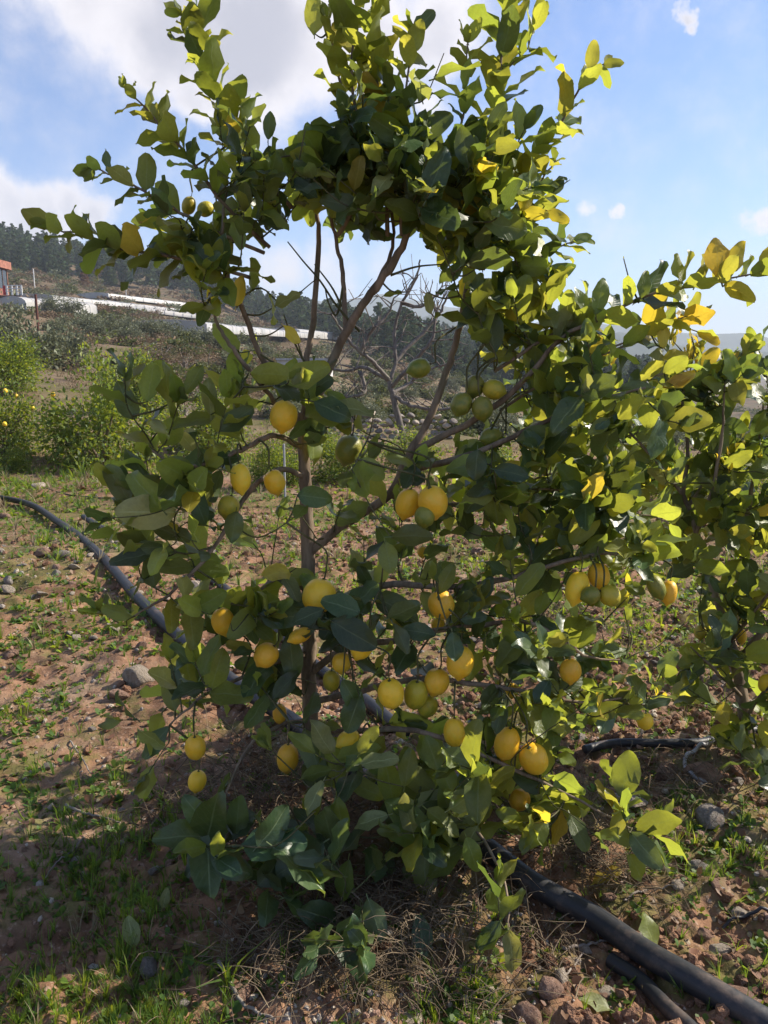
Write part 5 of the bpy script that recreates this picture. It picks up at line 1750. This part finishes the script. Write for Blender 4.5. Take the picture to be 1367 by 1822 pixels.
def far_scrub():
    q = random.Random(91)
    gs = [bush_geo(60 + s, 150, .30, 1, 1, 1, (1,), 9, 1, .02)[0] for s in range(4)]
    acc = Acc()
    for i in range(1700):
        r = math.exp(q.uniform(math.log(34), math.log(250)))
        a = math.radians(q.uniform(-33, 32) if i % 2 else q.uniform(-30, -8))
        x, y = r * math.sin(a), r * math.cos(a)
        px, py, d = proj((x, y, hz(x, y)))
        if px < 130 and r < 75: continue
        if vnoise(np.array([x * .05]), np.array([y * .05]), 8)[0] < -.12: continue
        s = r * q.uniform(.005, .011) + .3
        M = np.array(Matrix.Translation((x, y, hz(x, y) - .05)) @ Matrix.Rotation(q.uniform(0, 6), 4, 'Z') @ Matrix.Diagonal((s, s, s * q.uniform(.5, .9), 1)))
        g_ = gs[i % 4]
        acc.add_many(g_.V[0], g_.F[0], [M], q.choice([0, 0, 1, 1, 1, 2]))
    tag(acc.build('scrub', [SCRUB, BROWNLEAF, OLIVE]), 'scrub and dry growth covering the hillside', None, None, 'stuff')


far_scrub()


# the leafless tree in the gap between the limbs
BAREBARK = bark_mat('weathered_bark', (.10, .085, .075), (.20, .175, .155), 20)


def bare_tree():
    b = gnd(722, 800)
    root = empty('leafless_tree', b)
    tag(root, 'pale leafless tree standing behind, framed between the trunk limbs', 'tree')
    bpy.context.view_layer.update()
    Y = b[1]
    d = depth_of(b); s = d / FPX
    q = random.Random(4)
    A = lambda *n: [at(x, y, Y + dy) for (x, y, dy) in n]
    def br(name, nodes, r):
        P = catmull(nodes, 5)
        P = P + np.array([rv(q, .8 * s) for _ in P])
        a = Acc(); tube(a, P, [v * s for v in r], 6)
        a.build(name, BAREBARK, root)
        return P
    br('trunk', [b] + A((714, 765, 0), (702, 715, 0), (693, 678, 0)), [8, 7, 6, 5])
    limbs = [A((693, 678, 0), (665, 645, -.2), (640, 625, -.3), (610, 590, -.4), (590, 560, -.5)), A((693, 680, 0), (705, 640, .1), (703, 590, .2), (715, 540, .2), (738, 500, .2), (748, 462, .2)), A((698, 700, 0), (730, 680, .3), (760, 660, .4), (800, 645, .5)),
             A((693, 678, 0), (650, 655, .3), (610, 660, .5), (575, 655, .6), (548, 670, .7)), A((700, 705, 0), (740, 725, -.2), (790, 728, -.3), (830, 722, -.4)), A((705, 640, .1), (745, 600, .3), (780, 560, .4), (800, 520, .4)),
             A((640, 625, -.3), (660, 590, -.3), (690, 560, -.2), (700, 530, -.2)), A((640, 660, .3), (650, 695, .2), (630, 705, .1), (600, 712, .1)), A((715, 540, .2), (750, 545, .2), (780, 525, .2)), A((695, 690, 0), (740, 640, -.4), (770, 600, -.5), (775, 560, -.5))]
    tw = Acc()
    for L in limbs:
        P = br('branch', L, [4, 3, 1.5])
        for _ in range(9):
            i = q.randrange(4, len(P))
            v = np.array([q.gauss(0, 1), q.gauss(0, .6), abs(q.gauss(.6, .7))]); v /= np.linalg.norm(v)
            l = q.uniform(18, 60) * s
            Q = catmull([P[i], P[i] + v * l * .5 + rv(q, .05 * l), P[i] + v * l + rv(q, .12 * l)], 4)
            tube(tw, Q, [1.4 * s, .6 * s], 4, 0, False)
            for _ in range(2):
                j = q.randrange(3, len(Q))
                v2 = v + rv(q, .6)
                tube(tw, [Q[j], Q[j] + v2 * l * .2, Q[j] + v2 * l * .4], [.9 * s, .5 * s], 3, 0, False)
    tag(tw.build('twigs', BAREBARK, root), None, None, None, 'stuff')


bare_tree()


# ------------------------------------------------------------------ pine wood on the far hill
NEEDLE = leaf_mat('pine_needles', (.048, .080, .032), (.056, .085, .036), (.08, .11, .03), .18, .75, False, .7, .15)
AUTUMN = leaf_mat('rusty_foliage', (.19, .10, .055), (.19, .11, .06), (.2, .1, .04), .2, .8, False, .6, .1)


def pine_geo(seed, n=330, fs=.095):
    q = np.random.RandomState(seed)
    acc = Acc()
    V = np.array([(-.5, 0, 0), (.5, 0, .1), (.35, .9, .0), (-.4, .8, .12), (0, .4, -.12)])
    F = np.array([(0, 1, 4), (1, 2, 4), (2, 3, 4), (3, 0, 4)])
    t = q.uniform(0, 1, n) ** .85
    wid = q.uniform(.26, .34)
    lob = q.uniform(0, 6.28, 9)
    a = q.uniform(0, 6.28, n)
    R = wid * (1 - t) ** q.uniform(.45, .8) * (.55 + .45 * np.sin(a * 3 + lob[(t * 8).astype(int)]) ** 2) * np.sqrt(q.uniform(.25, 1, n)) * (.75 + .25 * np.sin(t * 22 + lob[0]))
    P = np.c_[R * np.cos(a), R * np.sin(a), .16 + .84 * t]
    Ms = [basis(np.array([p[0], p[1], .08]) + q.normal(size=3) * .12, np.array([0, 0, 1]) + q.normal(size=3) * .5, p, fs * q.uniform(.6, 1.35) * (1.1 - .5 * tt)) for p, tt in zip(P, t)]
    acc.add_many(V, F, Ms, 0)
    tube(acc, [(0, 0, -.05), (.01, 0, .5), (0, 0, .93)], [.02, .012, .004], 5, 1, False)
    return acc


def forest():
    q = random.Random(12)
    meshes = [pine_geo(s).mesh('pine_tree', [NEEDLE, BARK]) for s in range(6)]
    rust = [pine_geo(s, 300).mesh('rusty_tree', [AUTUMN, BARK]) for s in (21, 22)]
    spots = []
    tries = 0
    while len(spots) < 1150 and tries < 40000:
        tries += 1
        px = q.uniform(-260, 1150)
        a = math.atan((px - CX) / FPX)
        r = q.uniform(120, 395)
        r0 = np.interp(px, [-300, 0, 120, 300, 480, 560, 640, 760, 1150], [222, 226, 224, 236, 225, 190, 165, 112, 110])
        if r < r0: continue
        if px > 600 and q.random() < .25: continue
        x, y = r * math.sin(a), r * math.cos(a)
        if any((x - s[0]) ** 2 + (y - s[1]) ** 2 < (3.3 + .006 * r) ** 2 for s in spots[-400:]): continue
        spots.append((x, y, r))
    spots.sort(key=lambda s: s[2])
    near = [s for k, s in enumerate(spots) if k % 4 == 0 or s[2] < 150][:290]
    ns = set(near)
    for k, (x, y, r) in enumerate(near):
        h = q.uniform(5.2, 10)
        rusty = False
        o = link('rusty_tree' if rusty else 'pine_tree', rust[k % 2] if rusty else meshes[k % 6])
        o.location = (x, y, hz(x, y) - .2)
        o.rotation_euler = (0, 0, q.uniform(0, 6.28))
        o.scale = (h * q.uniform(.85, 1.25), h * q.uniform(.85, 1.25), h)
        if rusty: tag(o, 'rust brown tree among the dark pines of the far wood', 'tree', 'rusty trees in the wood')
        else: tag(o, 'dark green pine of the wood covering the far hill', 'pine tree', 'pines on the far hill')
    for (px, py, hp, k, lab) in ((113, 492, 40, 0, 'rust brown tree standing before the dark pines, right of the thin white pole'), (152, 512, 30, 1, 'smaller rust brown tree below the pines beside the upper greenhouse strip')):
        p = gnd(px, py)
        h = hp * depth_of(p) / FPX
        o = link('rusty_tree', rust[k])
        o.location = tuple(p)
        o.scale = (h * 1.5, h * 1.5, h)
        tag(o, lab, 'tree', 'rusty trees in the wood')
    acc = Acc()
    g_ = [pine_geo(30 + s, 150, .13) for s in range(3)]
    for k, (x, y, r) in enumerate(s for s in spots if s not in ns):
        h = q.uniform(5.2, 10)
        M = np.array(Matrix.Translation((x, y, hz(x, y) - .2)) @ Matrix.Rotation(q.uniform(0, 6.28), 4, 'Z') @ Matrix.Diagonal((h * 1.1, h * 1.1, h, 1)))
        gg = g_[k % 3]
        n = 0
        for V, F, m in zip(gg.V, gg.F, gg.M):
            acc.add_many(V, F - n, [M], int(m[0]))
            n += len(V)
    tag(acc.build('forest', [NEEDLE, BARK]), 'dense dark pine wood covering the far hill', None, None, 'stuff')
    print('pines', len(spots))


forest()


# ------------------------------------------------------------------ greenhouses, house, wall, posts
PLASTIC = simple('greenhouse_film', (.50, .475, .44), .4, .25, .35, .1, .3, (.33, .33, .31))
FRAME = simple('galvanised_steel', (.42, .43, .44), .5, .1, 3, 0, .5)
RENDERW = simple('pale_render', (.62, .61, .60), .85, .15, 1.2, .1, .2)
STONEW = simple('rough_stone_cladding', (.34, .15, .105), .9, .35, 3, .4, .2)
GLASS = simple('dark_glass', (.05, .06, .07), .08, .3, 2, 0, .6)
WOOD = simple('brown_timber', (.13, .07, .045), .7, .3, 3, .2, .3)
REDP = simple('red_plastic', (.55, .03, .03), .5, .2, 3, 0, .4)
RUST = simple('rusty_steel', (.13, .05, .035), .8, .3, 12, .2, .3)
WHITE = simple('white_paint', (.72, .71, .68), .6, .1, 3, 0, .3)


def tunnel(p0, p1, w, h, label, hoops=8):
    p0, p1 = np.array(p0), np.array(p1)
    root = empty('greenhouse', (p0 + p1) / 2)
    tag(root, label, 'greenhouse', 'plastic greenhouses on the hillside')
    bpy.context.view_layer.update()
    v = p1 - p0; L = np.linalg.norm(v[:2])
    u = np.array([v[0], v[1], 0]) / L
    s = np.array([-u[1], u[0], 0])
    prof = [(-w / 2, 0), (-w / 2, h * .62)] + [(-w / 2 * math.cos(a), h * .62 + h * .38 * math.sin(a)) for a in np.linspace(.3, PI - .3, 7)] + [(w / 2, h * .62), (w / 2, 0)]
    n = 10
    a = Acc()
    rows = []
    for i in range(n + 1):
        t = i / n
        c = p0 + v * t
        sag = .02 * h * math.sin(i * 2.1)
        rows += [c + s * x + np.array([0, 0, z + (sag if z > h * .6 else 0)]) for x, z in prof]
    k = len(prof)
    a.add(rows, [(i * k + j, (i + 1) * k + j, (i + 1) * k + j + 1, i * k + j + 1) for i in range(n) for j in range(k - 1)])
    a.build('cover', PLASTIC, root)
    for e in (0, n):
        b = Acc()
        R = np.array(rows[e * k:(e + 1) * k])
        b.add(np.vstack([R, R.mean(0)]), [(j, (j + 1) % k, k) for j in range(k)])
        b.build('end_wall', PLASTIC, root, False)
    for i in range(hoops + 1):
        c = p0 + v * (i / hoops)
        P = [c + s * x * 1.01 + np.array([0, 0, z * 1.012]) for x, z in prof]
        b = Acc()
        tube(b, P, .03, 5)
        b.build('hoop', FRAME, root)


def tun_px(a, b, h_px, w, label, hoops=8):
    p0, p1 = gnd(*a), gnd(*b)
    h = h_px * (depth_of(p0) + depth_of(p1)) / 2 / FPX
    tunnel(p0, p1, w, h, label, hoops)


tun_px((22, 556), (152, 562), 25, 3, 'plastic greenhouse nearest the house, standing below the deck', 9)
tun_px((40, 536), (200, 548), 11, 8, 'long low pale greenhouse right behind the one below the deck', 10)
tun_px((170, 545), (352, 566), 11, 7, 'pale greenhouse running down the slope right of the house', 10)
tun_px((165, 531), (350, 551), 9, 7, 'uppermost greenhouse strip at the foot of the pine wood', 10)
tun_px((215, 553), (345, 569), 9, 6, 'greenhouse strip just below the upper pale ones', 8)
tun_px((296, 592), (520, 602), 15, 9, 'long white greenhouse crossing behind the left limb', 14)
tun_px((500, 600), (732, 617), 13, 9, 'long white greenhouse tapering off behind the forked limbs', 14)


def pxbox(parent, name, mat, x0, x1, y0, y1, Y, dy, org=None):
    a = Acc()
    p = at(x0, y1, Y); q_ = at(x1, y0, Y)
    box(a, (p[0], Y, p[2]), (q_[0], Y + dy, q_[2]))
    return a.build(name, mat, parent, False)


def house():
    g0 = gnd(20, 546)
    Y = g0[1]
    root = empty('house', at(-30, 546, Y))
    tag(root, 'small stone house with a big window at the left edge, above the greenhouses', 'house')
    bpy.context.view_layer.update()
    pxbox(root, 'wall', STONEW, -140, -9, 474, 524, Y, 3)
    pxbox(root, 'roof', STONEW, -145, -6, 460, 473.8, Y - .3, 3.5)
    pxbox(root, 'roof_edge', WOOD, -145, -5, 471.5, 474.5, Y - .4, .1)
    xs, zt, zb = at(-9, 474, Y)[0], at(-9, 477, Y)[2], at(-9, 511, Y)[2]
    a = Acc(); box(a, (xs + .003, Y + .5, zb), (xs + .03, Y + 2.6, zt)); a.build('window', GLASS, root, False)
    for yy in (.42, 1.5, 2.6):
        a = Acc(); box(a, (xs + .004, Y + yy, zb - .06), (xs + .09, Y + yy + .09, zt + .06)); a.build('window_bar', WOOD, root, False)
    pxbox(root, 'base_wall', STONEW, -140, 30, 531, 552, Y - 3.4, 3.2)
    deck = empty('deck', at(0, 530, Y - 3))
    tag(deck, 'timber deck with white railing in front of the stone house', 'deck')
    bpy.context.view_layer.update()
    for i in range(7):
        pxbox(deck, 'plank', WOOD, -120, 36, 525.5, 528.8, Y - 3.5 + i * .5, .47)
    for x in (12, 21, 30, 38): pxbox(deck, 'railing_post', WHITE, x - .8, x + .8, 507, 525, Y - 3.4, .08)
    for y in (508, 513, 518): pxbox(deck, 'rail', WHITE, 10, 39, y - .7, y + .7, Y - 3.48, .06)
    pot = pxbox(None, 'planter', REDP, 6, 10, 508, 524.5, Y - 2, .3)
    tag(pot, 'red planter standing on the deck beside the house corner', 'planter')


house()


def shed():
    p0 = gnd(497, 672)
    Y = p0[1]
    root = empty('shed', at(542, 672, Y))
    tag(root, 'low white building seen between the trunk and the left limb', 'building')
    bpy.context.view_layer.update()
    pxbox(root, 'wall', RENDERW, 494, 586, 641, 678, Y, 4)
    pxbox(root, 'roof', FRAME, 491, 589, 637.5, 640.8, Y - .2, 4.5)
    pxbox(root, 'window', GLASS, 512, 524, 648, 660, Y - .05, .05)
    pxbox(root, 'door', WOOD, 556, 568, 647, 675, Y - .05, .05)


shed()


def post(px, pb, pt, rpx, mat, label, name='post', cat='post', Y=None):
    p = gnd(px, pb) if Y is None else at(px, pb, Y)
    d = depth_of(p)
    a = Acc()
    h = (pb - pt) * d / FPX
    tube(a, [p - np.array([0, 0, .3]), p + np.array([0, 0, h * .5]), p + np.array([0, 0, h])], rpx * d / FPX, 6)
    tag(a.build(name, mat, None, True, p), label, cat)


post(71, 618, 527, 2.2, RUST, 'rusty brown steel post among the grey olives at left')
post(62, 512, 480, .9, WHITE, 'thin white pole on the slope right of the house', 'utility_pole', 'pole')
post(225, 530, 510, .8, FRAME, 'thin grey pole at the foot of the pine wood', 'utility_pole', 'pole')
post(508, 900, 790, 2.0, FRAME, 'thin grey stake standing left of the trunk', 'stake', 'stake')


def dry_wall():
    p0, p1 = gnd(585, 775), gnd(815, 782)
    root = empty('stone_wall', (p0 + p1) / 2)
    tag(root, 'rough dry stone wall in shade behind the bare tree', 'wall')
    bpy.context.view_layer.update()
    q = random.Random(3)
    d = depth_of(p0)
    s = 9 * d / FPX
    n = int(np.linalg.norm(p1 - p0) / (s * 1.7))
    for r in range(5):
        for i in range(n):
            c = p0 + (p1 - p0) * ((i + .5 * (r % 2) + q.uniform(-.2, .2)) / n)
            c[2] = hz(c[0], c[1]) + s * (.3 + r * 1.05) + q.uniform(-.2, .2) * s
            if r == 4 and q.random() < .4: continue
            o = link('stone', rock_mesh(q.randrange(6), (ST_GREY, ST_GREY, ST_PALE)[q.randrange(3)]), root)
            o.location = tuple(c - np.array(root.location) + np.array([0, q.uniform(-.3, .3) * s, 0]))
            o.scale = (s * q.uniform(.8, 1.25), s, s * q.uniform(.7, 1.0))
            o.rotation_euler = (q.uniform(-.3, .3), q.uniform(-.3, .3), q.uniform(0, 6))


dry_wall()
